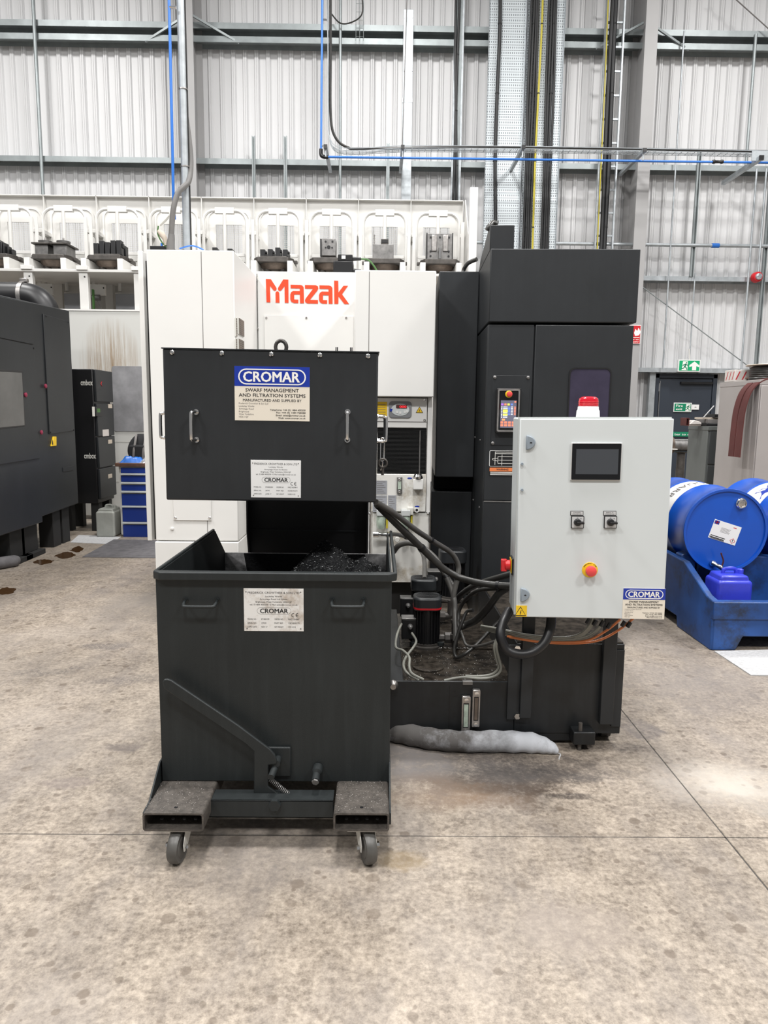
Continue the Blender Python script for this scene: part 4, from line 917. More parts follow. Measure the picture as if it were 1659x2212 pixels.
# servo motor on the roof
m_ = wm.L(744, 585, yc+.15)
mo = wm.part('servo_motor', MB().box(m_.x-.085, m_.x+.07, yc+.1, yc+.25, zc, zc+.105), 'black', bev=.008)
wm.part('motor_cap', MB().box(m_.x-.05, m_.x+.065, yc+.11, yc+.23, zc+.105, zc+.155), 'black', mo, bev=.006); wm.part('sticker', MB().box(m_.x-.02, m_.x+.01, yc+.105, yc+.11, zc+.12, zc+.145), 'label_white', mo)
for z_ in (.04, .13): wm.part('plug', MB().tube([(m_.x+.06, yc+.15, zc+z_), (m_.x+.13, yc+.15, zc+z_)], [.018, .012], 10), 'black', mo)
wm.part('motor_cable', MB().tube(cat([(m_.x+.12, yc+.15, zc+.13), (m_.x+.19, yc+.15, zc+.12), (m_.x+.25, yc+.16, zc+.05), (m_.x+.29, yc+.18, zc-.05)], 5), .007, 8), 'green_cable', mo)
wm.part('motor_cable', MB().tube(cat([(m_.x+.12, yc+.15, zc+.04), (m_.x+.2, yc+.15, zc+.03), (m_.x+.28, yc+.17, zc-.03)], 5), .005, 8), 'yellow_cable', mo)

# chiller under the right cover
ch = T('chiller_unit', 'white oil chiller cabinet with a digital display and black grille', 'chiller', (W(865, 900, 4.78).x, 4.78, 0))
A, B, c_, d_ = ch.rect(797, 858, 937, 1107); xl, xr = ch.L(803, 1000).x, ch.L(931, 1000).x
ch.part('casing', MB().box(xl, xr, .03, .6, .32, d_), 'white_dirty', bev=.004)
g0 = ch.rect(815, 925, 921, 1023); 
ch.part('frame_post', MB().box(ch.L(922, 1000).x, xr, -.006, .03, ch.L(930, 1107).z, d_), 'white', bev=.003)
hd = ch.part('display_panel', MB().box(xl, ch.L(922, 900).x, -.01, .03, ch.L(870, 924).z, ch.L(870, 860).z), 'white', bev=.004)
z_ = ch.L(870, 911).z; ch.part('seam', MB().box(xl, ch.L(922, 900).x, -.012, -.01, z_-.002, z_+.002), 'ink_grey', hd)
A, B, c_, d_ = ch.rect(840, 867, 889, 903, -.01); dp = ch.part('controller', MB().prism(rr(A, B, c_, d_, .022), 'y', -.018, -.01), 'grey_mid', hd, bev=.003)
xm, zm, rx, rz = (A+B)/2, (c_+d_)/2, (B-A)*.40, (d_-c_)*.37
ch.part('controller_face', MB().prism([(xm+rx*math.cos(R(15*k)), zm+rz*math.sin(R(15*k))) for k in range(24)], 'y', -.021, -.018), 'panel', dp)
lcd = ch.part('digit_window', MB().prism(rr(xm-.028, xm+.045, zm+.008, zm+.032, .006), 'y', -.0225, -.021), 'maroon', dp)
mb = MB(); text(mb, '000', xm-.005, xm+.04, zm+.012, .015, -.023, .02); ch.part('digits', mb, 'led_red', dp)
for k in (-.02, .0, .03, .045): ch.part('button', MB().prism(rr(xm+k-.007, xm+k+.007, zm-.028+abs(k)*.2, zm-.012+abs(k)*.2, .003), 'y', -.024, -.021), 'label_white', dp)
ch.part('blue_mark', MB().prism([(xm-.068, zm-.012), (xm-.055, zm-.012), (xm-.05, zm+.006), (xm-.068, zm+.006)], 'y', -.0225, -.021), 'blue_label', dp)
def warn_tri(t, px, py, hpx, y, par, bg=None):
    p = t.L(px, py, y); q = t.L(px, py-hpx, y); h = q.z-p.z; w = h*.58
    o = t.part('warning_triangle', MB().prism([(p.x-w, p.z), (p.x+w, p.z), (p.x, p.z+h)], 'y', y-.0015, y), 'ink', par)
    t.part('triangle_face', MB().prism([(p.x-w*.80, p.z+h*.08), (p.x+w*.80, p.z+h*.08), (p.x, p.z+h*.86)], 'y', y-.0025, y), 'yellow', o) if bg is None else t.part('triangle_face', MB().prism([(p.x-w*.86, p.z+h*.07), (p.x+w*.86, p.z+h*.07), (p.x, p.z+h*.88)], 'y', y-.0025, y), 'yellow', o)
    s_ = h*.5; x_, z_ = p.x, p.z+h*.14
    t.part('flash_mark', MB().prism([(x_+.10*s_, z_+.95*s_), (x_-.16*s_, z_+.42*s_), (x_-.02*s_, z_+.46*s_), (x_-.10*s_, z_+.18*s_), (x_-.18*s_, z_+.20*s_), (x_-.04*s_, z_), (x_+.06*s_, z_+.22*s_), (x_-.02*s_, z_+.2*s_), (x_+.14*s_, z_+.58*s_), (x_+.02*s_, z_+.55*s_), (x_+.2*s_, z_+.95*s_)], 'y', y-.0035, y), 'ink', o)
warn_tri(ch, 906, 892, 14, -.010, hd)
A, B, c_, d_ = ch.rect(806, 868, 836, 903, -.010); yl = ch.part('yellow_notice', MB().box(A, B, -.012, -.010, c_, d_), 'yellow', hd)
mb = MB()
for k in range(6): z_ = d_-.02-k*.016; mb.add([(A+.03, -.0125, z_), (B-.01, -.0125, z_), (B-.01, -.0125, z_+.003), (A+.03, -.0125, z_+.003)], [(0, 1, 2, 3)])
ch.part('print_lines', mb, 'ink_grey', yl)
for px, py in ((917, 863), (917, 908)): p = ch.L(px, py, -.01); ch.inst('screw', SCREW, (p.x, -.01, p.z), hd)
# black condenser grille with fins
gr = ch.part('grille_back', MB().box(g0[0], g0[1], .02, .03, g0[2], g0[3]), 'black')
FIN = MB().box(g0[0], g0[1], -.003, .018, 0, .003).mesh('fin', 'black_matt')
for k in range(34): ch.inst('fin', FIN, (0, 0, g0[2]+.004+(g0[3]-g0[2]-.01)*k/34), gr)
xx = ch.L(907, 960).x; ch.part('grille_rod', MB().cyl((xx, -.006, g0[2]), (xx, -.006, ch.L(907, 930).z), .004, n=8), 'steel_dull', gr)
# lower white panel with gauge, filler and rating plates
lp_ = ch.part('lower_panel', MB().box(xl, xr-.03, -.012, .03, ch.L(870, 1105).z, ch.L(870, 1024).z), 'white_dirty', bev=.004)
A, B, c_, d_ = ch.rect(857, 1030, 869, 1066, -.012); gg_ = ch.part('sight_gauge', MB().box(A, B, -.03, -.012, c_, d_), 'steel_dull', lp_, bev=.003)
ch.part('gauge_tube', MB().box(A+.008, B-.008, -.034, -.03, c_+.03, d_-.03), 'gauge_glass', gg_)
for z_ in (c_+.015, d_-.015): ch.inst('screw', SCREW, ((A+B)/2, -.03, z_), gg_)
A, B, c_, d_ = ch.rect(892, 1034, 914, 1057, -.03); fb_ = ch.part('filler_box', MB().box(A, B, -.06, -.012, c_, d_), 'white', lp_, bev=.005)
ch.part('filler_cap', MB().lathe([(.032, 0), (.034, .014), (.024, .030), (.008, .034)], ((A+B)/2, -.035, d_), n=16), 'chrome', fb_)
p = ch.L(900, 1101, -.012); ch.part('drain_port', MB().lathe([(.017, -.012), (.017, -.03), (.009, -.03), (.009, -.02)], (p.x, 0, p.z), 'y', 14), 'white', lp_)
ch.part('drain_bore', MB().cyl((p.x, -.0305, p.z), (p.x, -.02, p.z), .009, n=12), 'black', lp_)
for px, py in ((885, 1033), (901, 1094)): p = ch.L(px, py, -.012); ch.part('blue_mark', MB().prism([(p.x+.016*math.cos(R(30*k)), p.z+.005*math.sin(R(30*k))) for k in range(12)], 'y', -.0135, -.012), 'blue_label', lp_)
for (x0, y0, x1, y1) in ((812, 1038, 836, 1068), (805, 1070, 836, 1106), (838, 1070, 856, 1106)):
    A, B, c_, d_ = ch.rect(x0, y0, x1, y1, -.012); pl = ch.part('rating_plate', MB().box(A, B, -.0135, -.012, c_, d_), 'grey_panel', lp_)
    mb = MB(); n_ = 7
    for k in range(n_):
        z_ = c_+(d_-c_)*(k+.7)/(n_+.5); mb.add([(A+.006, -.014, z_), (B-.01-.01*(k % 3), -.014, z_), (B-.01-.01*(k % 3), -.014, z_+.003), (A+.006, -.014, z_+.003)], [(0, 1, 2, 3)])
    ch.part('print_lines', mb, 'ink_grey', pl)
for px in (799, 925): p = ch.L(px, 1110, -.012); ch.inst('screw', SCREW, (p.x, -.012, p.z), lp_)
ch.part('base_box', MB().box(xl+.01, xr-.01, .0, .55, .30, ch.L(870, 1107).z), 'white_dirty', bev=.004)
ch.part('stand', MB().box(xl+.05, xr-.05, .1, .5, .0, .30), 'black_matt')
for px in (823, 876):
    p = ch.L(px, 1128, -.05); s_ = px
    t_ = ch.part('filter_bowl', MB().lathe([(.020, -.045), (.030, -.02), (.032, .03), (.028, .045)], (p.x, -.05, p.z), n=16), 'gauge_glass', label='glass air filter bowl')
    ch.part('filter_head', MB().box(p.x-.03, p.x+.03, -.085, .0, p.z+.045, p.z+.085), 'panel_edge', t_, bev=.004); ch.part('filter_knob', MB().box(p.x+.01, p.x+.05, -.07, .0, p.z+.05, p.z+.10), 'off_white', t_, bev=.004)
    ch.part('filter_strip', MB().box(p.x+.034, p.x+.046, -.06, 0, p.z-.04, p.z+.045), 'yellow_cable', t_)
p0, p1 = ch.L(806, 1154, -.07), ch.L(850, 1155, -.07)
ch.part('pipe_fitting', MB().tube([p0, p0.lerp(p1, .25), p0.lerp(p1, .3), p0.lerp(p1, .6), p0.lerp(p1, .65), p1], [.022, .022, .013, .013, .018, .018], 10), 'chrome')
for px in (858, 893): p = ch.L(px, 1165, -.07); ch.part('drain_knob', MB().lathe([(.014, -.02), (.02, 0), (.012, .03)], p, 'y', 12), 'off_white')

# ------------------------------------------------------------------ dark tower (setup station)
tw = T('setup_station', 'tall charcoal loading station tower with a sliding door', 'machine tool', (W(1210, 1000, 4.35).x, 4.35, 0), yaw=-2.5)
A, B, zh0, zh1 = tw.rect(1057, 538, 1376, 697, 0); XA = tw.L(1048, 900).x; XB = tw.L(1366, 900).x; zb_ = tw.L(1100, 1083).z
XA = (A+tw.L(1049, 900).x)/2; XB = (B+tw.L(1365, 900).x)/2
tw.part('hood', MB().box(XA+.0, XB, -.01, 1.6, zh0, zh1), 'dark', bev=.006)
tw.part('enclosure', MB().box(XA, XB-.01, .02, 1.6, 0, zh0-.012), 'dark', bev=.006)
xs_ = tw.L(1150, 850).x; zs = zh0-.014
sp = tw.part('side_panel', MB().box(XA+.002, xs_-.004, 0, .02, zb_+.004, zs), 'dark', bev=.003)
tw.part('lower_panel', MB().box(XA+.002, xs_-.004, 0, .02, .12, zb_-.004), 'dark', bev=.003)
dr = tw.part('sliding_door', MB().box(xs_+.004, XB-.012, -.005, .02, .12, zs), 'dark', bev=.004)
A, B, c_, d_ = tw.rect(1226, 797, 1311, 1080, -.005)
tw.part('window_recess', MB().prism(rr(A, B, c_, d_, .03), 'y', -.008, -.004), 'purple_glass', dr, label='dark purple tinted window')
tw.part('window_seal', MB().ring(rr(A-.008, B+.008, c_-.008, d_+.008, .034), rr(A, B, c_, d_, .03), 'y', -.011, -.004), 'black', dr)
# upper rear block with a sloping side
zu = tw.L(1087, 486, .05).z; xu = tw.L(1111, 510, .05).x
tw.part('roof_block', MB().prism([(.05, zh1), (.05, zu), (.16, zu), (.62, tw.L(1028, 556, .55).z), (.75, zh1)], 'x', XA, xu), 'dark', bev=.004)
# dark recessed panel between tower and white machine
xw = tw.L(944, 800, .72).x
tw.part('recess_panel', MB().box(xw, XA-.002, .66, 1.5, tw.L(985, 1031, .66).z, tw.L(985, 586, .66).z), 'dark', bev=.006)
tw.part('recess_lower', MB().box(xw-.02, XA-.002, .76, 1.5, .25, tw.L(985, 1062, .76).z), 'dark', bev=.004)
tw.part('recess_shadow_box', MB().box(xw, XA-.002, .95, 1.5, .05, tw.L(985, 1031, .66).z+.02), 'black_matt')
# service cables on the roof
tw.part('roof_cable', MB().tube(cat([tw.L(1075, 484, .2), tw.L(1065, 481, .2), tw.L(1058, 488, .15), tw.L(1052, 498, .15)], 5), .016, 10), 'rubber')
tw.part('roof_cable', MB().tube(cat([tw.L(1030, 560, .75), tw.L(1012, 568, .8), tw.L(1003, 580, .85), tw.L(1000, 590, .85)], 5), .014, 10), 'rubber')
# control pod with touch screen
A, B, c_, d_ = tw.rect(1062, 811, 1142, 962, 0)
pt = tw.part('pod_plate', MB().box(A, B, -.004, 0, c_, d_), 'dark', sp, bev=.002)
for x_, z_ in ((A+.012, d_-.012), (B-.012, d_-.012), (A+.012, c_+.012), (B-.012, c_+.012)): tw.inst('screw', SCREW_D, (x_, -.004, z_), pt)
pod = T('control_pod', 'small upright touch screen pod with a red stop button on the charcoal tower', 'control panel', tw.M @ tw.L(1099, 935, -.004), yaw=-2.5)
A, B, c_, d_ = pod.rect(1073, 839, 1123, 934, -.03)
pod.part('housing', MB().prism(rr(A-.004, B+.004, c_-.006, d_+.002, .012), 'y', -.03, 0), 'black', bev=.003)
pod.part('chrome_rim', MB().ring(rr(A+.003, B-.003, c_+.004, d_-.003, .01), rr(A+.012, B-.012, c_+.013, d_-.014, .006), 'y', -.036, -.03), 'steel')
pod.part('face', MB().box(A+.012, B-.012, -.033, -.03, c_+.012, d_-.014), 'black_gloss')
p = pod.L(1099, 851.5, -.034)
es = pod.part('stop_collar', MB().lathe([(.021, 0), (.021, -.006), (.019, -.007)], (p.x, -.033, p.z), 'y', 18), 'yellow')
pod.part('stop_button', MB().lathe([(.009, -.006), (.009, -.012), (.017, -.014), (.016, -.022), (.008, -.025)], (p.x+.003, -.033, p.z), 'y', 18), 'red_soft', es)
A, B, c_, d_ = pod.rect(1081, 865, 1115, 924, -.034)
sc = pod.part('touch_screen', MB().box(A, B, -.035, -.033, c_, d_), 'px_gry'); W_, H_ = B-A, d_-c_
def cell(m_, u0, v0, u1, v1):
    PX.setdefault(m_, MB()).add([(A+W_*u0, -.0355, c_+H_*v0), (A+W_*u1, -.0355, c_+H_*v0), (A+W_*u1, -.0355, c_+H_*v1), (A+W_*u0, -.0355, c_+H_*v1)], [(0, 1, 2, 3)])
PX = {}
cell('px_red', .86, .92, .98, .98)
for i, m_ in enumerate(('px_purple', 'px_red', 'px_yel', 'px_blu', 'px_gry')): cell(m_, .03+.2*i, .82, .17+.2*i, .89)
for i in range(8):
    cell('px_wht', .04, .75-.055*i, .11, .775-.055*i)
    if i not in (2, 3, 5): cell('px_wht', .16, .75-.055*i, .16+.28, .77-.055*i)
    if i < 6: cell('px_wht', .66, .75-.055*i, .78, .775-.055*i); cell('px_blu', .46, .74-.055*i, .62, .775-.055*i); cell('px_red', .85, .74-.055*i, .97, .775-.055*i)
cell('px_yel', .15, .56, .45, .67); cell('px_yel', .15, .45, .45, .51); cell('px_org', .10, .26, .3, .33)
for r_ in range(2):
    for i in range(4): cell('px_red', .02+.24*i, .05+.1*r_, .20+.24*i, .13+.1*r_)
for m_, mb in PX.items(): pod.part('screen_icons', mb, m_, sc)
# plates under the pod
A, B, c_, d_ = tw.rect(1057, 973, 1125, 1008, 0)
pl = tw.part('travel_diagram', MB().prism(rr(A, B, c_, d_, .008), 'y', -.003, 0), 'label_white', sp)
tw.part('diagram_face', MB().prism(rr(A+.003, B-.003, c_+.003, d_-.003, .006), 'y', -.004, -.003), 'black', pl)
mb = MB(); H_ = d_-c_; W_ = B-A
def ln(x0, z0, x1, z1, wd=.0012):
    a_, b_ = (A+W_*x0, c_+H_*z0), (A+W_*x1, c_+H_*z1); L_ = math.hypot(b_[0]-a_[0], b_[1]-a_[1]) or 1; nx, nz = -(b_[1]-a_[1])/L_*wd, (b_[0]-a_[0])/L_*wd
    flat(mb, [(a_[0]+nx, a_[1]+nz), (a_[0]-nx, a_[1]-nz), (b_[0]-nx, b_[1]-nz), (b_[0]+nx, b_[1]+nz)], -.0045)
for l_ in ((.18, .90, .9, .90), (.18, .80, .75, .80), (.18, .10, .18, .92), (.27, .62, .8, .62), (.27, .20, .27, .62), (.27, .40, .8, .40), (.27, .20, .8, .20), (.40, .08, .40, .75), (.10, .42, .10, .50), (.10, .50, .26, .52), (.10, .42, .26, .34), (.8, .2, .8, .62)): ln(*l_)
tw.part('diagram_lines', mb, 'px_wht' if False else 'ink_white', pl)
A, B, c_, d_ = tw.rect(1057, 1010, 1125, 1028, 0); wl = tw.part('warning_label', MB().prism(rr(A, B, c_, d_, .006), 'y', -.003, 0), 'black', sp)
zz = c_+(d_-c_)*.55; tw.part('orange_band', MB().box(A+.001, B-.001, -.004, -.003, zz, d_-.001), 'orange', wl)
mb = MB(); text(mb, 'WARNING', A+(B-A)*.22, A+(B-A)*.60, zz+.006, .011, -.0045, .03); tw.part('lettering', mb, 'ink', wl)
mb = MB()
for k in (.12, .26, .40): z_ = c_+(d_-c_)*k; mb.add([(A+.005, -.0035, z_), (B-.01, -.0035, z_), (B-.01, -.0035, z_+.003), (A+.005, -.0035, z_+.003)], [(0, 1, 2, 3)])
tw.part('print_lines', mb, 'ink_white', wl)
tw.part('seam_strip', MB().box(XA+.004, xs_-.006, -.002, 0, zb_-.006, zb_+.002), 'steel_dull')
for px, py in ((1026, 945), (1037, 951), (1022, 1080), (1035, 1096)): 
    q = tw.LX(px, py, XA-.001); tw.part('side_screw', MB().lathe([(.008, 0), (.008, -.003), (.003, -.004)], (XA, q.y, q.z), 'x', 8), 'steel_dull')

# ------------------------------------------------------------------ labels shared by the conveyor, bin and panel
def pill(x0, x1, z0, z1, n=10):
    r_ = (z1-z0)/2; zc_ = (z0+z1)/2
    return [(x1-r_+r_*math.cos(R(-90+180*k/n)), zc_+r_*math.sin(R(-90+180*k/n))) for k in range(n+1)]+[(x0+r_+r_*math.cos(R(90+180*k/n)), zc_+r_*math.sin(R(90+180*k/n))) for k in range(n+1)]
def cromar_label(t, A, B, c, d, y, par=None):
    W_, H_ = B-A, d-c; X = lambda u: A+W_*u; Z = lambda v: c+H_*v
    lab = t.part('company_label', MB().box(A, B, y-.002, y, c, d), 'cream', par, label='cream and blue CROMAR label')
    t.part('blue_band', MB().box(A, B, y-.0025, y-.002, Z(.635), d), 'blue_label', lab)
    t.part('pill_outline', MB().ring(pill(X(.05), X(.95), Z(.665), Z(.955)), pill(X(.068), X(.932), Z(.686), Z(.934)), 'y', y-.0032, y-.0025), 'ink_white', lab)
    mb = MB(); text(mb, 'CROMAR', X(.115), X(.87), Z(.72), H_*.185, y-.0034, .035); t.part('lettering', mb, 'ink_white', lab)
    mb = MB()
    text(mb, 'SWARF MANAGEMENT', X(.145), X(.855), Z(.535), H_*.062, y-.0026, .018); text(mb, 'AND FILTRATION SYSTEMS', X(.055), X(.945), Z(.44), H_*.062, y-.0026, .018)
    text(mb, 'MANUFACTURED AND SUPPLIED BY', X(.11), X(.89), Z(.355), H_*.048, y-.0026, .012); t.part('lettering', mb, 'ink', lab); mb = MB()
    for i, (s_, w_) in enumerate((('Telephone: +44 (0) 1484 400200', .475), ('Fax: +44 (0) 1484 728088', .39), ('Email: sales@cromar.co.uk', .395), ('Web: www.cromar.co.uk', .365))):
        text(mb, s_, X(.945-w_), X(.945), Z(.19-.05*i), H_*.030, y-.0026, .012)
    t.part('lettering', mb, 'ink', lab)
    mb = MB()
    for i, (s_, w_) in enumerate((('Frederick Crowther & Son Ltd', .39), ('Locksley Works', .205), ('Armitage Road', .195), ('Brighouse', .135), ('West Yorkshire', .195), ('HD6 1QF', .125))):
        text(mb, s_, X(.055), X(.055+w_), Z(.302-.050*i), H_*.030, y-.0026)
    t.part('lettering', mb, 'ink_grey', lab); return lab
def rating_label(t, A, B, c, d, y, rows, mt='label_white', par=None):
    W_, H_ = B-A, d-c; X = lambda u: A+W_*u; Z = lambda v: c+H_*v
    lab = t.part('rating_plate', MB().box(A, B, y-.002, y, c, d), mt, par, bev=.0006, label='white engraved CROMAR rating plate'); mb = MB()
    text(mb, 'FREDERICK CROWTHER & SON LTD', X(.07), X(.93), Z(.875), H_*.052, y-.0024)
    for i, (s_, w_) in enumerate((('Locksley Works', .28), ('Armytage Road Ind Estate', .46), ('Brighouse, West Yorkshire, HD61QF', .60), ('tel. 01484 400200  E Mail sales@cromar.co.uk', .80))):
        text(mb, s_, X(.5-w_/2), X(.5+w_/2), Z(.80-.065*i), H_*.036, y-.0024)
    text(mb, 'CROMAR', X(.27), X(.74), Z(.425), H_*.105, y-.0024, .03)
    for i, r_ in enumerate(rows):
        for (u, s_, w_) in zip((.06, .29, .51, .74), r_, (.15, .15, .15, .19)): text(mb, s_, X(u), X(u+w_*min(1, len(s_)/9)), Z(.265-.092*i), H_*.036, y-.0024)
    # CE mark from arcs
    for cx_, e_ in ((.83, 0), (.90, 1)):
        pts = [(X(cx_)+H_*.048*math.cos(R(a_)), Z(.38)+H_*.048*math.sin(R(a_))) for a_ in range(75, 286, 30)]; pin = [(X(cx_)+H_*.036*math.cos(R(a_)), Z(.38)+H_*.036*math.sin(R(a_))) for a_ in range(75, 286, 30)]
        for k in range(len(pts)-1): flat(mb, [pts[k], pts[k+1], pin[k+1], pin[k]], y-.0024)
        if e_: flat(mb, [(X(cx_)-H_*.04, Z(.374)), (X(cx_)+H_*.008, Z(.374)), (X(cx_)+H_*.008, Z(.386)), (X(cx_)-H_*.04, Z(.386))], y-.0024)
    t.part('lettering', mb, 'ink', lab)
    t.part('pill_outline', MB().ring(pill(X(.22), X(.79), Z(.40), Z(.555)), pill(X(.224), X(.786), Z(.406), Z(.549)), 'y', y-.0023, y-.002), 'ink_grey', lab)
    for u, v in ((.04, .92), (.95, .92), (.05, .06), (.95, .06)): t.part('rivet', MB().lathe([(.0022, 0), (.0022, -.001), (.001, -.0015)], (X(u), y-.002, Z(v)), 'y', 8), 'steel_dull', lab)
    return lab

# ------------------------------------------------------------------ swarf conveyor
YH = 2.78
cv = T('swarf_conveyor', 'charcoal swarf conveyor with a square discharge head over the bin', 'conveyor', (W(583, 1083, YH).x, YH, 0), yaw=1.2, roll=.35)
A, B, c, d = cv.rect(355, 757, 815, 1083)
hb = cv.part('discharge_head', MB().box(A, B, 0, .95, c, d), 'dark', bev=.006)
cv.part('top_cover', MB().box(A-.004, B+.004, -.004, .952, d-.001, d+.003), 'dark', hb)
for px in (372, 479, 586, 691, 795): p = cv.L(px, 760+(px-372)*.018); cv.inst('screw', SCREW, (p.x, -.001, d-.014), hb)
def handle(name, p, q, out, r, mt, par, t):     # bow handle between two points of a face
    p, q, out = Vector(p), Vector(q), Vector(out); u = (q-p); 
    pts = [p, p+out*.55, p+out*.85+u*.03, p+out+u*.10, p+out+u*.90, p+out*.85+u*.97, q+out*.55, q]
    h_ = t.part(name, MB().tube(cat(pts, 4), r, 10), mt, par)
    for e in (p, q): t.part('handle_boss', MB().tube([e, e+out*.12], r*1.7, 12), mt, h_)
for px in (425, 751): 
    p, q = cv.L(px, 890), cv.L(px, 950); handle('grab_handle', (p.x, 0, p.z), (p.x, 0, q.z), (-.012 if px < 500 else .0, -.045, 0), .0065, 'chrome', hb, cv)
for x_, y_, s in ((A, .08, -1), (B, .22, 1), (B, .06, 1)):
    p, q = cv.L(345, 892, .08), cv.L(345, 946, .08); handle('grab_handle', (x_, y_, p.z), (x_, y_, q.z), (s*.036, 0, 0), .0065, 'chrome', hb, cv)
X0, X1, c0, c1 = cv.rect(507, 792, 669, 909); cromar_label(cv, X0, X1, c0, c1, 0, hb)
X0, X1, c0, c1 = cv.rect(542, 994, 650, 1075)
rating_label(cv, X0, X1, c0, c1, 0, (('MODEL NO.', 'SM4400204', 'ORDER NO.', 'MAZ102098-1'), ('SERIAL NO.', '20795', 'PART REF.', 'HCN400 SMOOTH'), ('SUPPLY DATE', 'JUNE 17', 'NET WEIGHT', '1000 KG')), par=hb)
p = cv.L(607, 757, .2)
cv.part('lifting_eye', MB().tube([(p.x+.022*math.cos(R(20*k)), .2, d+.030+.026*math.sin(R(20*k))) for k in range(18)], .008, 8, True).cyl((p.x, .2, d), (p.x, .2, d+.010), .014), 'iron')
p = cv.L(743, 757, .15); br = cv.part('sensor_bracket', MB().box(p.x-.036, p.x+.036, .13, .2, d+.002, d+.014), 'black', bev=.002)
for s in (-.032, -.026, .026, .032): cv.part('stud', MB().cyl((p.x+s, .15, d+.012), (p.x+s, .15, d+.030), .0022, n=6), 'black', br)
# chain of two links and a ring hanging at the right side
def link(cx_, y_, z0, z1, w, r, t, mt, name='chain_link', par=None, flatx=True):
    pts = []; zc_ = (z0+z1)/2; h = (z1-z0)/2-w
    for k in range(24):
        a_ = 2*math.pi*k/24; pts.append((cx_+(w*math.cos(a_) if flatx else 0), y_+(0 if flatx else w*math.cos(a_)), zc_+w*math.sin(a_)+(h if math.sin(a_) >= 0 else -h)))
    return t.part(name, MB().tube(pts, r, 8, True), mt, par)
p = cv.L(826, 946, .14); q = cv.L(829, 990, .14); s_ = cv.L(829, 1000, .14)
ck = link(p.x, .14, cv.L(828, 996, .14).z, p.z, .0075, .0035, cv, 'chrome'); link(p.x+.003, .14, s_.z-.018, s_.z+.016, .0165, .005, cv, 'iron', 'hanging_ring', ck)
cv.part('chain_link', MB().tube(cat([(p.x+.003, .14, s_.z+.02), (p.x+.001, .14, s_.z-.01), (p.x-.006, .14, s_.z-.03)], 4), .0035, 8), 'chrome', ck); cv.part('chain_bolt', MB().cyl((p.x+.003, .14, s_.z-.022), (p.x+.003, .14, s_.z-.05), .006, n=8), 'iron', ck)
# riser behind the bin
xa, xb = cv.L(541, 1140, .78).x, cv.L(792, 1140, .78).x; zk = cv.L(660, 1145, .78).z
cv.part('riser_front', MB().box(xa, xb, .78, .80, .22, c), 'black'); cv.part('riser_seam', MB().box(xa, xb, .770, .78, zk-.004, zk+.003), 'dark')
for s, x_ in ((-1, xa), (1, xb)):
    pts = [(.70, c), (.70, zk), (.74, zk-.1), (.74, .2), (1.0, .2), (1.3, .2), (.98, c)]
    cv.part('riser_side', MB().prism(pts, 'x', x_, x_+s*.008), 'dark', bev=.002)
cv.part('riser_body', MB().prism([(.80, .2), (.80, c), (.95, c), (1.95, .18), (1.3, .18)], 'x', xa, xb), 'dark')
cv.part('discharge_lip', MB().prism([(.5, c), (.5, c-.03), (.70, c-.03), (.78, c-.03), (.78, c)], 'x', xa, xb), 'dark')

# ------------------------------------------------------------------ tipping swarf bin
YB = 2.33
bn = T('swarf_bin', 'charcoal steel tipping swarf bin on fork tubes and castors', 'bin', (W(594, 1690, YB).x, YB, 0))
xa = (bn.L(341, 1300).x+bn.L(346, 1660).x)/2; xb = (bn.L(846, 1300).x+bn.L(841, 1660).x)/2
zr = bn.L(594, 1241).z; zb = bn.L(594, 1688).z; th = .006
yb_, yl_ = .86, 1.06; zl = .775
body = bn.part('front_plate', MB().box(xa, xb, 0, th, zb, zr), 'dark_bin', bev=.002)
prof = [(0, zb), (0, zr), (yb_, zr), (yl_, zl), (yl_, .35), (.8, zb)]
for x_, s in ((xa, 1), (xb, -1)): bn.part('side_plate', MB().prism([(y+th if i < 2 else y, z) for i, (y, z) in enumerate(prof)], 'x', x_, x_+s*th), 'dark_bin', bev=.001)
bn.part('back_plate', MB().box(xa+th, xb-th, yl_-.008, yl_, .35, zl), 'bin_speckle'); 
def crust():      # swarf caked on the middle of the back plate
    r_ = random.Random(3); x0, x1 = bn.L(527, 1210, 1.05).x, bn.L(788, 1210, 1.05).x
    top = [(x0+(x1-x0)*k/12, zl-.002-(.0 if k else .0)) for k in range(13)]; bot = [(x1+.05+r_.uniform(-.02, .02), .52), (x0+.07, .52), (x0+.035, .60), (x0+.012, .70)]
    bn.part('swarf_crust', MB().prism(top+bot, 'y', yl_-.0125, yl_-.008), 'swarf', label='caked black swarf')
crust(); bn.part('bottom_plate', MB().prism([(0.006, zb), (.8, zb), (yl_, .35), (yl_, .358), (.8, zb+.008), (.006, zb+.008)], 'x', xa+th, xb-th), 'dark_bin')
# rim: front channel with mitred ends, side rims
rw = .021; zr0 = bn.L(594, 1256, -rw).z; zr1 = bn.L(594, 1238, -rw).z
xo0, xo1 = bn.L(330, 1245, -.0).x, bn.L(858, 1245, .0).x
bn.part('front_rim', MB().prism([(xo0, .012), (xo0+.002, 0.0), (xo0+.026, -rw), (xo1-.026, -rw), (xo1-.002, 0.0), (xo1, .012), (xb, .012), (xa, .012)], 'z', zr0, zr1), 'dark_bin', bev=.004)
for x_, s in ((xo0, 1), (xo1, -1)): bn.part('side_rim', MB().box(x_, x_+s*abs(xa-xo0)+s*.004, .008, yb_, zr0+.006, zr1), 'dark_bin', bev=.004)
for px in (434, 751):
    hw = (bn.L(px+39, 1300).x-bn.L(px-39, 1300).x)/2; p = bn.L(px, 1296); x_ = p.x
    hl = handle('pull_handle', (x_-hw*.86, 0, p.z), (x_+hw*.9, 0, p.z), (0, -.04, -.012), .0055, 'dark_bin', body, bn)
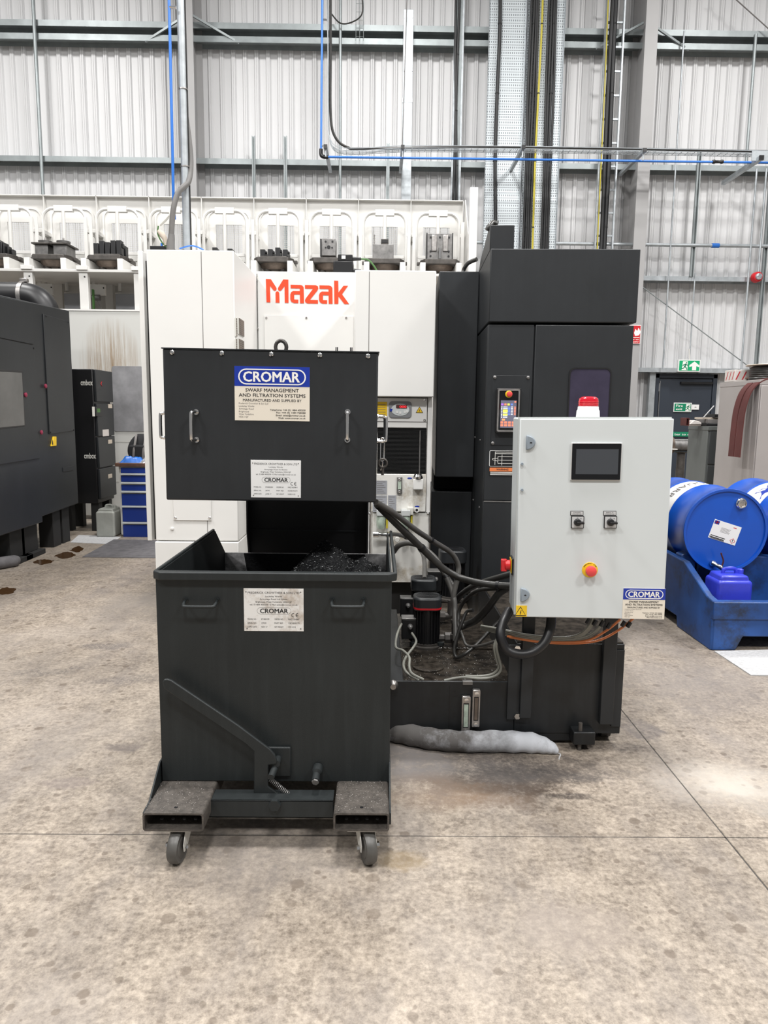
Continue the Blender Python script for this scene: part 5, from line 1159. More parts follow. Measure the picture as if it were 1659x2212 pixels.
X0, X1, c0, c1 = bn.rect(527, 1271, 656, 1363); rating_label(bn, X0, X1, c0, c1, 0, (('MODEL NO.', 'ET400109', 'ORDER NO.', 'MAZ1204087'), ('SERIAL NO.', '27020', 'PART REF.', 'CBD0E00770'), ('SUPPLY DATE', 'NOV 17', 'NET WEIGHT', '125 KG')), 'label_worn', body)
# latch lever
def bl(px, py, y): p = bn.L(px, py, y); return (p.x, p.z)
yl0 = -.055
lv = [(351, 1474), (354, 1468), (361, 1467), (370, 1470), (514, 1567), (582, 1618), (593, 1630), (598, 1645), (597, 1651), (580, 1653), (579, 1699), (606, 1719), (604, 1727), (562, 1728), (548, 1714), (548, 1623), (530, 1607), (354, 1488)]
lever = bn.part('latch_lever', MB().prism([bl(x_, y_, yl0) for x_, y_ in lv], 'y', yl0, yl0+.012), 'dark_bin', bev=.003)
A_, B_, c0, c1 = bn.rect(575, 1611, 629, 1674, 0); pk = bn.part('pivot_plate', MB().box(A_, B_, -.012, 0, c0, c1), 'dark_bin', body, bev=.004)
p = bl(590, 1668, -.05); bn.part('latch_pin', MB().cyl((p[0]+.01, -.01, p[1]+.02), (p[0]-.002, -.085, p[1]), .0115, n=14), 'dark_bin', pk)
p = bl(600, 1641, -.02); bn.part('pivot_bolt', MB().cyl((p[0], 0, p[1]), (p[0], -.05, p[1]), .012, n=14), 'dark_bin', pk)
p = bl(683, 1678, -.03); dp = bn.part('drain_plug', MB().tube([(p[0]+.004, 0, p[1]+.02), (p[0]+.002, -.025, p[1]+.014), (p[0], -.03, p[1]+.008), (p[0], -.06, p[1])], [.018, .018, .013, .013], 16), 'dark_bin', body); bn.part('plug_face', MB().cyl((p[0], -.0605, p[1]), (p[0]-.0005, -.066, p[1]-.002), .012, n=6), 'steel_dull', dp)
p0, p1 = bn.L(580, 1680, -.05), bn.L(640, 1730, -.05); N_ = 150; ax = (p1-p0).normalized(); u = ax.orthogonal().normalized(); v = ax.cross(u)
sp = [p0+(p1-p0)*(k/N_)+(u*math.cos(k*.85)+v*math.sin(k*.85))*(.0075 if 8 < k < N_-8 else .003) for k in range(N_+1)]
bn.part('return_spring', MB().tube(sp, .0016, 5), 'steel_dull')
# chassis
ytf = -.20   # the fork tubes stick out in front
for px0, px1, nm in ((308, 440, 0), (720, 841, 1)):
    q0, q1 = bn.L(px0, 1775, ytf), bn.L(px1, 1775, ytf); z1 = bn.L((px0+px1)/2, 1757, ytf).z; z0 = bn.L((px0+px1)/2, 1796, ytf).z
    o_ = rr(q0.x, q1.x, z0, z1, .010, 3); i_ = rr(q0.x+.006, q1.x-.006, z0+.006, z1-.006, .006, 3)
    ft = bn.part('fork_tube', MB().ring(o_, i_, 'y', ytf, .95), 'swarf_dusty', label='rectangular fork tube dusted with swarf')
    for k in range(4): bn.part('bolt_head', MB().lathe([(.006, 0), (.006, .004), (.002, .005)], (q0.x+(q1.x-q0.x)*(.22+.19*k), ytf+.06, z0+.006), 'z', 8), 'steel_dull', ft)
    bn.part('grease_hole', MB().cyl(((q0.x+q1.x)/2, ytf+.035, z1-.001), ((q0.x+q1.x)/2, ytf+.035, z1+.0006), .006, n=10), 'black', ft)
    xc = (q0.x+q1.x)/2
    for yc_ in (ytf+.06, .80):
        fr = yc_ < 0; a_ = R((-8 if nm == 0 else 18) if fr else 15); rw_ = z0*.45
        cs = bn.part('castor_fork', MB().box(xc-.045, xc+.045, yc_-.05, yc_+.05, z0-.008, z0-.001).cyl((xc, yc_, z0-.008), (xc, yc_, z0-.018), .03), 'off_white', label='pale castor fork')
        M_ = Matrix.Translation((xc+.01, yc_, 0)) @ Matrix.Rotation(a_, 4, 'Z')
        def loc(mb): mb.v = [M_ @ v_ for v_ in mb.v]; return mb
        for s in (-1, 1): bn.part('fork_cheek', loc(MB().prism([(.03, z0-.016), (-.03, z0-.016), (-.05, rw_+.012), (-.046, rw_-.012), (-.026, rw_-.012)], 'x', s*.024, s*.027)), 'off_white', cs)
        bn.part('castor_wheel', loc(MB().lathe([(.012, -.018), (rw_*.62, -.018), (rw_*.66, -.016), (rw_*.93, -.017), (rw_, -.011), (rw_, .011), (rw_*.93, .017), (rw_*.66, .016), (rw_*.62, .018), (.012, .018)], (0, -.036, rw_), 'x', 28)), 'rubber_grey', cs, label='grey castor wheel')
        for s in (-1, 1): bn.part('axle_nut', loc(MB().prism([(-.036+.009*math.cos(R(60*k)), rw_+.009*math.sin(R(60*k))) for k in range(6)], 'x', s*.027, s*.038)), 'chrome', cs)
    s = -1 if nm == 0 else 1; xo = q0.x if nm == 0 else q1.x
    bn.part('chassis_web', MB().prism([(ytf+.02, z1-.01), (-.12, z1-.005), (.0, z1+.07), (.9, z1+.07), (.9, z1-.05), (ytf+.02, z1-.05)], 'x', xo, xo+s*.006), 'dark_bin', bev=.001)
    bn.part('bin_rest', MB().box(q0.x+.02, q1.x-.02, .03, .8, z1, zb), 'dark_bin')
cz = bn.L(600, 1768, -.10); x0_, x1_ = bn.L(441, 1750, -.1).x, bn.L(720, 1750, -.1).x
z_t, z_m, z_b = bn.L(600, 1729, -.1).z, bn.L(600, 1750, -.1).z, bn.L(600, 1767, -.1).z
bn.part('cross_beam', MB().box(x0_, x1_, -.1, -.094, z_b, z_t).box(x0_, x1_, -.1, -.03, z_t-.006, z_t).box(x0_, x1_, -.1, -.03, z_b, z_b+.006), 'dark_bin', bev=.002)
p = bn.L(594, 1736, -.1); bn.inst('bolt', BOLT_D, (p.x, -.1, p.z))
# swarf in the bin
def heap():
    r_ = random.Random(4); mb = MB(); x0, x1, y0, y1 = xa+.008, xb-.008, .012, yl_-.012
    pk_ = bn.L(700, 1166, .70)
    def hz(x, y):
        d1 = math.hypot((x-pk_.x)/(.215 if x < pk_.x else .29), (y-.70)/.27); z = .50+(pk_.z-.50)*max(0, 1-d1/2.0)**1.1
        d2 = math.hypot((x-(pk_.x+.17))/.22, (y-.62)/.30); z = max(z, .50+.34*max(0, 1-d2/2.5))
        d3 = math.hypot((x+.16)/.26, (y-.55)/.4); z = max(z, .46+.16*max(0, 1-d3/1.6))
        return z+.008*math.sin(31*x+5*y)*math.sin(27*y)+.005*math.sin(70*x)*math.cos(60*y)
    mb.quadgrid(lambda u_, v_: Vector((x0+(x1-x0)*u_, y0+(y1-y0)*v_, hz(x0+(x1-x0)*u_, y0+(y1-y0)*v_)+r_.uniform(-.004, .004))), 90, 110)
    t = T('swarf_heap', 'heap of dark metal swarf in the bin', 'swarf', bn.M @ Vector((0, 0, .35)), kind='stuff')
    for v_ in mb.v: v_.z -= .35
    t.part('heap', mb, 'swarf', kind='stuff')
    for mt_, n_ in (('swarf_chip', 4600), ('black', 9000)):
        ch_ = MB()
        for _ in range(n_):
            x = r_.uniform(x0+.02, x1-.02); y = r_.uniform(.1, y1-.02)
            a_ = r_.uniform(0, 6.28); l_ = r_.uniform(.0025, .007); w_ = r_.uniform(.0004, .0010); z = hz(x, y)-.35+r_.uniform(.001, .006); tl = r_.uniform(-.6, .6)*l_
            dx, dy = math.cos(a_)*l_, math.sin(a_)*l_; px_, py_ = -math.sin(a_)*w_, math.cos(a_)*w_
            ch_.add([(x-dx, y-dy, z-tl), (x+px_, y+py_, z+.001), (x+dx, y+dy, z+tl), (x-px_, y-py_, z+.003)], [(0, 1, 3), (1, 2, 3)])
        o = bpy.data.objects.new('swarf_chips', ch_.mesh('swarf_chips', mt_, False)); C.objects.link(o); o.parent = t.root; o['kind'] = 'stuff'
heap()

# ------------------------------------------------------------------ coolant tank unit
YT0 = 3.0
tk = T('coolant_tank', 'low charcoal coolant tank unit with sight gauges and a panel stand', 'tank', (W(1100, 1590, YT0).x, YT0, 0))
xl = tk.L(868, 1520).x; xm = tk.L(1112, 1500).x; xr = tk.L(1345, 1480).x
zt1 = tk.L(980, 1472).z; zt2 = tk.L(1230, 1388).z; zbb = tk.L(980, 1578).z
z_s = zt1-.03
tk.part('low_tank', MB().box(xl, xm, .0, .012, .03, zt1).box(xl-.06, xl+.006, 0, 1.15, .03, zt1-.0).box(xl, xm, .012, 1.15, .03, z_s), 'dark_tank', bev=.003)
tk.part('tank_lid', MB().box(xl+.008, xm, .014, 1.15, z_s, z_s+.004), 'grime', label='tank lid wet with black grime')
zmid = tk.LZ(960, 1405, z_s).y
tk.part('tray_edge', MB().box(xl+.01, xm-.02, zmid, zmid+.006, z_s, z_s+.012), 'grime')
p = tk.LZ(925, 1441, z_s+.004); tk.part('inspection_cover', MB().lathe([(.075, 0), (.075, .008), (.065, .010)], (p.x, p.y, z_s+.004), 'z', 28), 'grime', bev=.001)
# tall half
tk.part('tall_tank', MB().box(xm, xr, .0, 1.1, tk.L(1300, 1585).z, zt2-.006), 'dark_tank', bev=.004); tk.part('tall_skirt', MB().box(xm-.02, tk.L(1255, 1600).x, .004, .9, .015, tk.L(1300, 1585).z+.01), 'dark_tank', bev=.003)
tk.part('tall_lid', MB().box(xm+.004, xr-.004, .01, 1.08, zt2-.006, zt2), 'grime', label='greasy black tank top')
for (px0, px1, y_) in ((1126, 1152, -.03), (1301, 1330, -.03)):
    a_, b_ = tk.L(px0, 1460, y_).x, tk.L(px1, 1460, y_).x
    tk.part('panel_post', MB().box(a_, b_, y_, .0, tk.L(1200, 1565, y_).z if px0 > 1200 else tk.L(1140, 1552, y_).z, .80), 'dark', bev=.003)
a_ = tk.L(1331, 1460, -.01).x; tk.part('post_flange', MB().box(a_-.01, xr-.002, -.008, .0, tk.L(1320, 1568).z, zt2-.03), 'dark', bev=.001)
a_, b_ = tk.L(1095, 1500).x, tk.L(1122, 1500).x; tk.part('cover_strip', MB().box(a_, b_, -.012, 0, tk.L(1108, 1552).z, zt2-.01), 'dark', bev=.002)
p = tk.L(1117, 1546, -.012); tk.inst('bolt', BOLT, (p.x, -.012, p.z)); p = tk.L(1117, 1400, -.012); tk.inst('bolt', BOLT, (p.x, -.012, p.z))
a_ = tk.L(972, 1500).x; tk.part('cover_seam', MB().box(a_-.0015, a_+.0015, -.002, .002, .04, zt1-.02), 'black')
for px0, px1, py0, py1, gm in ((997, 1016, 1505, 1586, 'gauge_glass'), (1020, 1037, 1491, 1571, 'iron_rust')):
    A_, B_, c0, c1 = tk.rect(px0, py0, px1, py1, -.022); gs = tk.part('sight_gauge', MB().prism(rr(A_, B_, c0, c1, .004, 2), 'y', -.022, 0), 'steel', bev=.002, label='steel sight gauge')
    tk.part('gauge_glass', MB().box(A_+.010, B_-.010, -.024, -.022, c0+.035, c1-.035), gm, gs); tk.part('gauge_slot', MB().box(A_+.007, B_-.007, -.0228, -.0218, c0+.03, c1-.03), 'black', gs)
    for z_ in (c0+.014, c1-.014): tk.part('gauge_bolt', MB().lathe([(.009, 0), (.009, -.006), (.004, -.007)], ((A_+B_)/2, -.022, z_), 'y', 14), 'chrome', gs)
mb = MB()
for s_, py in (('H', 1498), ('L', 1542), ('LL', 1569)):
    p = tk.L(982, py, -.001); text(mb, s_, p.x-.008*len(s_), p.x+.008*len(s_), p.z, .016, -.001); flat(mb, [(p.x-.008, p.z-.014), (p.x+.014, p.z-.014), (p.x+.014, p.z-.012), (p.x-.008, p.z-.012)], -.001)
tk.part('level_marks', mb, 'black', label='black stamped level letters')
p = tk.L(1010, 1474, 0); tk.part('rim_clip', MB().box(p.x-.022, p.x+.022, -.006, .02, p.z-.01, p.z+.006), 'steel_dull', bev=.001)
A_, B_, c0, c1 = tk.rect(1236, 1578, 1283, 1610, -.05); jk = tk.part('jacking_block', MB().box(A_, B_, -.07, 0, c0+.01, c1), 'dark_tank', bev=.004); tk.part('jacking_screw', MB().cyl(((A_*.65+B_*.35), -.05, 0.0), ((A_*.65+B_*.35), -.05, c1+.035), .009, n=8), 'iron', jk)
p = tk.L(1307, 1592, .06); tk.part('castor_wheel', MB().cyl((p.x-.02, .09, .042), (p.x+.022, .09, .042), .042, n=24), 'rubber'); tk.part('castor_fork', MB().box(p.x-.03, p.x+.028, .05, .15, .06, .13), 'black_matt')
tk.part('oil_bung', MB().lathe([(.022, -.02), (.022, -.03), (.012, -.05)], (xl-.04, .0, tk.L(850, 1475).z), 'y', 12), 'steel')

def specks(t, n, fn, mt, name, smin, smax, seed):
    r_ = random.Random(seed); mb = MB()
    for _ in range(n):
        c_ = Vector(fn(r_)); a_ = r_.uniform(0, 6.3); l_ = r_.uniform(smin, smax); w_ = l_*r_.uniform(.25, .6); dx, dy = math.cos(a_), math.sin(a_)
        mb.add([c_+Vector((dx*l_, dy*l_, .0006)), c_+Vector((-dy*w_, dx*w_, .0012)), c_-Vector((dx*l_, dy*l_, -.0006)), c_-Vector((-dy*w_, dx*w_, -.0014))], [(0, 1, 2, 3)])
    o = t.part(name, mb, mt, kind='stuff'); return o
specks(tk, 260, lambda r_: (r_.uniform(xl+.02, xm-.03), r_.uniform(.03, .5)**1.0, z_s+.004), 'label_white', 'swarf_specks', .0010, .0030, 5)
specks(tk, 90, lambda r_: (r_.uniform(xl+.1, xm-.1), zmid+r_.uniform(-.008, .008), z_s+.012), 'label_white', 'swarf_specks', .0015, .004, 6)
for q_ in ((308, 440), (720, 841)):
    specks(bn, 170, lambda r_: (bn.L(q_[0]+6, 1720, ytf+.1).x+r_.random()*(bn.L(q_[1]-6, 1720, ytf+.1).x-bn.L(q_[0]+6, 1720, ytf+.1).x), ytf+.01+.2*r_.random(), bn.L(sum(q_)/2, 1757, ytf).z+.0004), 'carton', 'swarf_specks', .0007, .0018, q_[0])
# ------------------------------------------------------------------ pumps on the tank lid
zl_ = z_s+.004
def pump(px, py, s, label, stripe=True):
    p = FL(px, py, zl_); t = T('coolant_pump', label, 'pump', (p.x, p.y, zl_), group='coolant pumps on the tank'); r_ = .068*s; h_ = .27*s
    t.part('base_flange', MB().lathe([(r_*1.28, 0), (r_*1.28, .012), (r_*1.1, .016), (r_*1.1, .024)], n=28), 'iron')
    t.part('motor_body', MB().cyl((0, 0, .02), (0, 0, h_*.80), r_*.86, n=24), 'black')
    FINM = MB().box(-.0025, .0025, -r_*1.02, -r_*.82, .03, h_*.78).mesh('cooling_fin', 'black')
    for k in range(22): t.inst('cooling_fin', FINM, (0, 0, 0), rot=(0, 0, 2*math.pi*k/22))
    cw = rr(-r_*1.06, r_*1.06, -r_*1.04, r_*1.04, r_*.55, 6)
    cowl = t.part('fan_cowl', MB().prism(cw, 'z', h_*.74, h_), 'dark', bev=.010)
    for k in range(5): t.part('cowl_slot_ring', MB().ring(circ(0, 0, r_*(.25+.15*k), 24), circ(0, 0, r_*(.19+.15*k), 24), 'z', h_-.001, h_+.0012), 'black', cowl)
    if stripe: t.part('red_stripe', MB().prism([(x*1.006, y*1.006) for x, y in cw], 'z', h_*.775, h_*.81), 'sign_red', cowl)
    bx = t.part('terminal_box', MB().box(-r_*1.95, -r_*.8, -r_*.55, r_*.45, h_*.16, h_*.56), 'black', bev=.006); t.part('box_lid', MB().box(-r_*1.97, -r_*.85, -r_*.57, r_*.47, h_*.55, h_*.58), 'steel_dull', bx, bev=.003)
    t.part('cable_gland', MB().lathe([(.014, 0), (.014, -.012), (.009, -.022), (.006, -.03)], (-r_*1.3, -r_*.55, h_*.42), 'y', 12), 'steel_dull', bx)
    t.part('outlet_stub', MB().tube([(r_*.8, -.01, .045*s), (r_*1.35, -.01, .045*s), (r_*1.4, -.01, .045*s), (r_*1.9, -.01, .045*s)], [.018*s, .018*s, .030*s, .030*s], 8), 'iron')
    t.part('outlet_elbow', MB().tube(cat([(r_*1.9, -.01, .045*s), (r_*2.3, -.01, .05*s), (r_*2.4, -.01, .09*s), (r_*2.4, -.01, .14*s)], 4), .022*s, 12), 'iron')
    for a_ in (30, 150, 210, 330): t.inst('bolt', BOLT_D, (r_*1.18*math.cos(R(a_)), r_*1.18*math.sin(R(a_)), .014), rot=(R(-90), 0, 0))
    return t, r_, h_
pump(921, 1394, .98, 'front coolant pump with a red stripe round its cowl')
pump(913, 1345, .98, 'coolant pump just behind the red striped one', False)
pump(975, 1292, 1.2, 'rear coolant pump half hidden by hoses', False)
t = T('pump_riser', 'vertical pump outlet with hose collars beside the front pump', 'pipe', FL(982, 1400, zl_)); 
t.part('pipe', MB().tube([(0, 0, 0), (0, 0, .05), (0, 0, .052), (0, 0, .075), (0, 0, .077), (0, 0, .13), (0, 0, .132), (0, 0, .15)], [.016, .016, .024, .024, .018, .018, .022, .022], 14), 'iron')

# hoses: pixel, pixel, depth of each bend
def hose(pts, r, mt, label, ties=(), n=12, grp=None):
    P = [W(*p) for p in pts]; o = P[-1]; t = T('hose', label, 'hose', o, group=grp); sm = cat([p-o for p in P], 8)
    t.part('tube', MB().tube(sm, r, n), mt)
    for k in ties:
        i = max(1, min(len(sm)-2, int(k*len(sm)))); d_ = (sm[i+1]-sm[i-1]).normalized()*.007; t.part('cable_tie', MB().tube([sm[i]-d_, sm[i]+d_], r+.003, n), 'black')
    return t
hose([(812, 1085, 3.05), (850, 1108, 3.15), (900, 1146, 3.35), (940, 1172, 3.5), (975, 1195, 3.6), (990, 1222, 3.62), (988, 1250, 3.6), (980, 1285, 3.58), (977, 1330, 3.56)], .0135, 'rubber_grey', 'ribbed hose from under the discharge head bending down behind the pump', (.35, .75))
hose([(815, 1090, 3.10), (860, 1135, 3.25), (905, 1178, 3.35), (950, 1222, 3.4), (990, 1246, 3.4), (1030, 1258, 3.35), (1075, 1264, 3.3), (1120, 1266, 3.25)], .0165, 'rubber', 'thick dark hose from the discharge head to behind the panel', (.3, .85))
hose([(850, 1192, 3.75), (862, 1178, 3.72), (885, 1173, 3.7), (915, 1184, 3.68), (945, 1212, 3.66), (965, 1250, 3.62), (980, 1290, 3.58), (984, 1350, 3.5), (984, 1385, 3.46)], .0145, 'rubber_grey', 'grey hose arching over the bin side down to the front pump', (.6,))
hose([(846, 1154, 4.6), (865, 1156, 4.5), (890, 1166, 4.4), (910, 1182, 4.3), (945, 1220, 4.15), (980, 1265, 4.0)], .013, 'rubber', 'hose leaving the chrome fitting under the chiller', (.3,))
hose([(908, 1188, 4.3), (914, 1198, 4.2), (917, 1215, 4.1), (917, 1250, 3.95)], .013, 'rubber_grey', 'short upright hose above the rear pumps')
hose([(1110, 1238, 3.3), (1080, 1247, 3.35), (1050, 1256, 3.45), (1020, 1268, 3.55), (995, 1286, 3.65), (985, 1300, 3.68)], .016, 'rubber', 'black hose coming out behind the panel, uppermost of three')
hose([(1110, 1262, 3.28), (1080, 1280, 3.32), (1055, 1312, 3.4), (1030, 1338, 3.48), (1005, 1350, 3.52), (990, 1356, 3.5)], .0185, 'rubber', 'thickest black hose curving down from the panel to the riser')
hose([(1100, 1272, 3.3), (1060, 1272, 3.35), (1030, 1277, 3.42), (1005, 1296, 3.5), (992, 1318, 3.52), (990, 1340, 3.5)], .010, 'rubber', 'thin black hose looping between the two thicker ones')
hose([(1090, 1378, 3.2), (1040, 1394, 3.3), (1010, 1395, 3.36), (1000, 1376, 3.4), (990, 1350, 3.45), (990, 1338, 3.46)], .007, 'rubber_grey', 'slim grey hose looping right of the front pump')
hose([(1022, 1318, 3.4), (1008, 1322, 3.42), (998, 1345, 3.4), (986, 1380, 3.38), (981, 1405, 3.36), (987, 1420, 3.34), (1005, 1412, 3.32), (1030, 1392, 3.35), (1070, 1350, 3.4), (1095, 1330, 3.4)], .0085, 'rubber', 'slim black hose hanging in a loop on the tank lid')
t = T('flexible_conduit', 'thick black ribbed conduit looping under the grey panel', 'conduit', W(1130, 1420, 2.83)); o = W(1130, 1420, 2.83)
sm = cat([W(*p)-o for p in [(1101, 1318, 2.92), (1086, 1345, 2.87), (1081, 1375, 2.84), (1095, 1403, 2.83), (1122, 1413, 2.82), (1152, 1408, 2.82), (1176, 1388, 2.83), (1188, 1360, 2.85), (1191, 1330, 2.88)]], 22)
t.part('tube', MB().tube(sm, [.0195+.0004*(k % 2) for k in range(len(sm))], 16), 'black')
def loom(pts, r, mt, label, cnt, grp, name='cable'):
    for k in range(cnt):
        o_ = 3.4*k; P = [W(x_+1.2*k*math.sin(i), y_+o_*(1 if i else .6), Y_+.006*k) for i, (x_, y_, Y_) in enumerate(pts)]
        solo(name, MB().tube(cat(P, 7), r, 8), mt, label % ('topmost', 'second', 'third', 'lowest')[k if k < cnt-1 else 3], 'cable', grp)
loom([(1040, 1352, 3.15), (1085, 1360, 2.98), (1125, 1369, 2.94), (1180, 1376, 2.93), (1230, 1376, 2.92), (1258, 1366, 2.90), (1276, 1346, 2.88), (1282, 1325, 2.87)], .0055, 'cable_grey', 'grey cable of the loom under the panel, %s one', 4, 'grey cable loom under the panel')
loom([(1150, 1378, 2.95), (1210, 1381, 2.93), (1265, 1374, 2.91), (1295, 1352, 2.89), (1305, 1325, 2.87)], .0055, 'cable_grey', 'grey cable bending up beside the right panel post, %s one', 2, 'grey cables by the right post')
cable([(1095, 1374, 2.96), (1150, 1383, 2.95), (1220, 1387, 2.93), (1270, 1383, 2.91), (1310, 1362, 2.89), (1340, 1338, 2.87)], .0052, 'orange_cable', 'orange cable under the panel, the left one of two')
cable([(1100, 1376, 2.965), (1160, 1386, 2.955), (1230, 1390, 2.935), (1290, 1384, 2.91), (1335, 1362, 2.89), (1368, 1336, 2.87)], .0052, 'orange_cable', 'orange cable under the panel, the right one of two')
for px, py, lb in ((1270, 1342, 'first'), (1285, 1346, 'second'), (1300, 1348, 'third'), (1315, 1352, 'fourth'), (1346, 1348, 'fifth'), (1358, 1350, 'sixth')):
    solo('cable_gland', MB().tube([W(px-3, py+5, 2.87), W(px+4, py-6, 2.87)], .009, 8), 'black', 'black cable gland under the panel, %s from the left' % lb, 'cable gland', 'cable glands under the panel')
cable([(1098, 1365, 3.0), (1080, 1376, 3.02), (1072, 1395, 3.02), (1078, 1425, 3.02), (1082, 1445, 3.02), (1070, 1460, 3.02), (1040, 1466, 3.02), (1000, 1463, 3.02), (960, 1470, 3.02)], .006, 'cable_grey', 'grey cable hanging down into the tank tray, outer of two')
cable([(1094, 1365, 3.0), (1075, 1378, 3.03), (1068, 1398, 3.03), (1073, 1426, 3.03), (1077, 1442, 3.03), (1064, 1456, 3.03), (1035, 1461, 3.03), (1005, 1460, 3.03)], .006, 'cable_grey', 'grey cable hanging down into the tank tray, inner of two')
cable([(886, 1332, 3.6), (870, 1345, 3.55), (858, 1370, 3.4), (855, 1398, 3.25), (870, 1405, 3.2), (884, 1420, 3.12), (884, 1440, 3.06), (890, 1455, 3.03), (915, 1468, 3.02)], .006, 'cable_grey', 'grey pump cable drooping over the left tank edge')
cable([(890, 1368, 3.48), (899, 1384, 3.4), (893, 1398, 3.35), (880, 1415, 3.28), (872, 1432, 3.15), (878, 1452, 3.05), (905, 1469, 3.02)], .006, 'cable_grey', 'grey cable from the front pump terminal box')

# absorbent sock along the tank
P = [FL(x_, y_) for x_, y_ in ((838, 1600), (870, 1606), (930, 1618), (1000, 1624), (1080, 1624), (1150, 1626), (1190, 1630), (1206, 1632))]
rs = [.040, .046, .046, .045, .046, .043, .028, .008]; P = [p+Vector((0, .012, r_*.92)) for p, r_ in zip(P, rs)]
sm = cat(P, 8); rsm = [rs[min(int(i/8), 7)]+(rs[min(int(i/8)+1, 7)]-rs[min(int(i/8), 7)])*((i % 8)/8) for i in range(len(sm))]
mb = MB().tube(sm, [r_*(1+.05*math.sin(i*1.3)) for i, r_ in enumerate(rsm)], 20)
t = T('absorbent_sock', 'dirty white absorbent sock along the foot of the tank', 'absorbent sock', (0, 0, 0)); t.part('sleeve', mb, 'sock')
e = sm[-1]; t.part('tie_string', MB().tube(cat([e-Vector((.015, 0, 0)), e+Vector((.01, -.005, -.004)), e+Vector((.0, -.03, -.008)), e+Vector((-.006, -.05, -.008))], 4), .003, 6), 'sheet_white')

# ------------------------------------------------------------------ grey control panel
YC = 2.76
cp = T('control_cabinet', 'light grey electrical control cabinet with a touch screen', 'control panel', (W(1282, 1335, YC).x, YC, W(1282, 1335, YC).z), yaw=-4.5, roll=-.7)
A, B, c, d = cp.rect(1116, 901, 1445, 1336)
bx = cp.part('enclosure', MB().box(A, B-.004, .024, .205, c+.004, d-.002), 'panel', bev=.006)
cp.part('drip_edge', MB().box(A, B-.004, .016, .03, c+.006, d), 'panel_edge', bx); dr = cp.part('door', MB().box(A+.004, B, 0, .018, c, d-.006), 'panel', bev=.004)
for px, py in ((1145, 956), (1133, 1284)):
    p = cp.L(px-9, py); hh = .0285; pts = [(p.x, p.z-hh), (p.x, p.z+hh)]+[(p.x+.036*math.sin(R(a_)), p.z+hh*math.cos(R(a_))) for a_ in range(10, 180, 17)]
    lk = cp.part('quarter_lock', MB().prism(pts, 'y', -.012, 0), 'lock_grey', dr, bev=.004, label='grey half moon lock'); q = (p.x+.018, p.z)
    cp.part('keyhole', MB().prism([(q[0]-.005, q[1]), (q[0], q[1]+.003), (q[0]+.005, q[1]), (q[0], q[1]-.003)], 'y', -.0135, -.012), 'black', lk)
for py in (1002, 1058): p = cp.L(1127.5, py); cp.inst('bolt', hexbolt(.0055, .012, 'lock_grey'), (p.x, 0, p.z), dr)
A1, B1, c1, d1 = cp.rect(1232, 956, 1342, 1038); hm = cp.part('touch_panel', MB().prism(rr(A1, B1, c1, d1, .004), 'y', -.008, 0), 'screen_rim', dr, bev=.002)
cp.part('bezel', MB().prism(rr(A1+.004, B1-.004, c1+.004, d1-.004, .003), 'y', -.010, -.008), 'black_gloss', hm)
A2, B2, c2, d2 = cp.rect(1243, 970, 1334, 1024); cp.part('display', MB().box(A2, B2, -.011, -.010, c2, d2), 'screen', hm)
for px, nm in ((1247, ('SCRAPER', 'CONVEYOR')), (1318, ('BELT', 'CONVEYOR'))):
    A1, B1, c1, d1 = cp.rect(px-14, 1114, px+14, 1141); pl = cp.part('selector_switch', MB().prism(rr(A1, B1, c1, d1, .003), 'y', -.007, 0), 'black', dr, bev=.001)
    cp.part('switch_face', MB().prism(rr(A1+.003, B1-.003, c1+.003, d1-.003, .002), 'y', -.008, -.007), 'switch_face', pl)
    x_, z_ = (A1+B1)/2-.001, (c1+d1)/2; kn = cp.part('switch_knob', MB().lathe([(.0145, 0), (.0135, -.012), (.008, -.014)], (x_, -.008, z_), 'y', 20).prism(rr(x_-.006, x_+.022, z_-.0045, z_+.0045, .003), 'y', -.034, -.012), 'black', pl, bev=.001)
    cp.part('lettering', text(MB(), '0', x_-.002, x_+.002, d1-.0095, .004, -.0085), 'ink', pl); cp.part('lettering', text(MB(), '1', x_+.012, x_+.0145, d1-.0115, .004, -.0085), 'ink', pl)
    A1, B1, c1, d1 = cp.rect(px-15, 1103.5, px+13, 1113.5); nl = cp.part('name_plate', MB().box(A1, B1, -.003, 0, c1, d1), 'black', dr, bev=.001); cp.part('plate_face', MB().box(A1+.002, B1-.002, -.0035, -.003, c1+.002, d1-.002), 'switch_face', nl)
    mb = MB(); W_ = B1-A1; text(mb, nm[0], A1+W_*.22, B1-W_*.22, c1+(d1-c1)*.55, .004, -.0038); text(mb, nm[1], A1+W_*.15, B1-W_*.15, c1+(d1-c1)*.2, .004, -.0038); cp.part('lettering', mb, 'ink', nl)
p = cp.L(1274, 1231); es = cp.part('stop_collar', MB().lathe([(.0305, 0), (.0305, -.0025), (.029, -.003)], (p.x, 0, p.z), 'y', 32), 'yellow', dr, label='yellow emergency stop collar')
cp.part('stop_button', MB().lathe([(.013, -.003), (.013, -.016), (.0205, -.018), (.0215, -.028), (.019, -.036), (.010, -.040)], (p.x, 0, p.z), 'y', 28), 'red_soft', es, label='red mushroom stop button')
mb = MB(); 
for i, c_ in enumerate('EMERGENCY STOP'):
    if c_ == ' ': continue
    a_ = R(150-120*i/13); g_ = glyphs(c_, .02); s_ = .0065
    mb.add([(p.x+(.0245*math.cos(a_))+((v[0]-(g_[2]+g_[3])/2)*math.cos(a_-R(90))-v[1]*math.sin(a_-R(90)))*s_, -.0034, p.z+(.0245*math.sin(a_))+((v[0]-(g_[2]+g_[3])/2)*math.sin(a_-R(90))+v[1]*math.cos(a_-R(90)))*s_) for v in g_[0]], g_[1])
cp.part('lettering', mb, 'ink', es)
X0, X1, c0, c1 = cp.rect(1345, 1271, 1436, 1337); cromar_label(cp, X0, X1, max(c0, c+.002), c1, 0, dr)
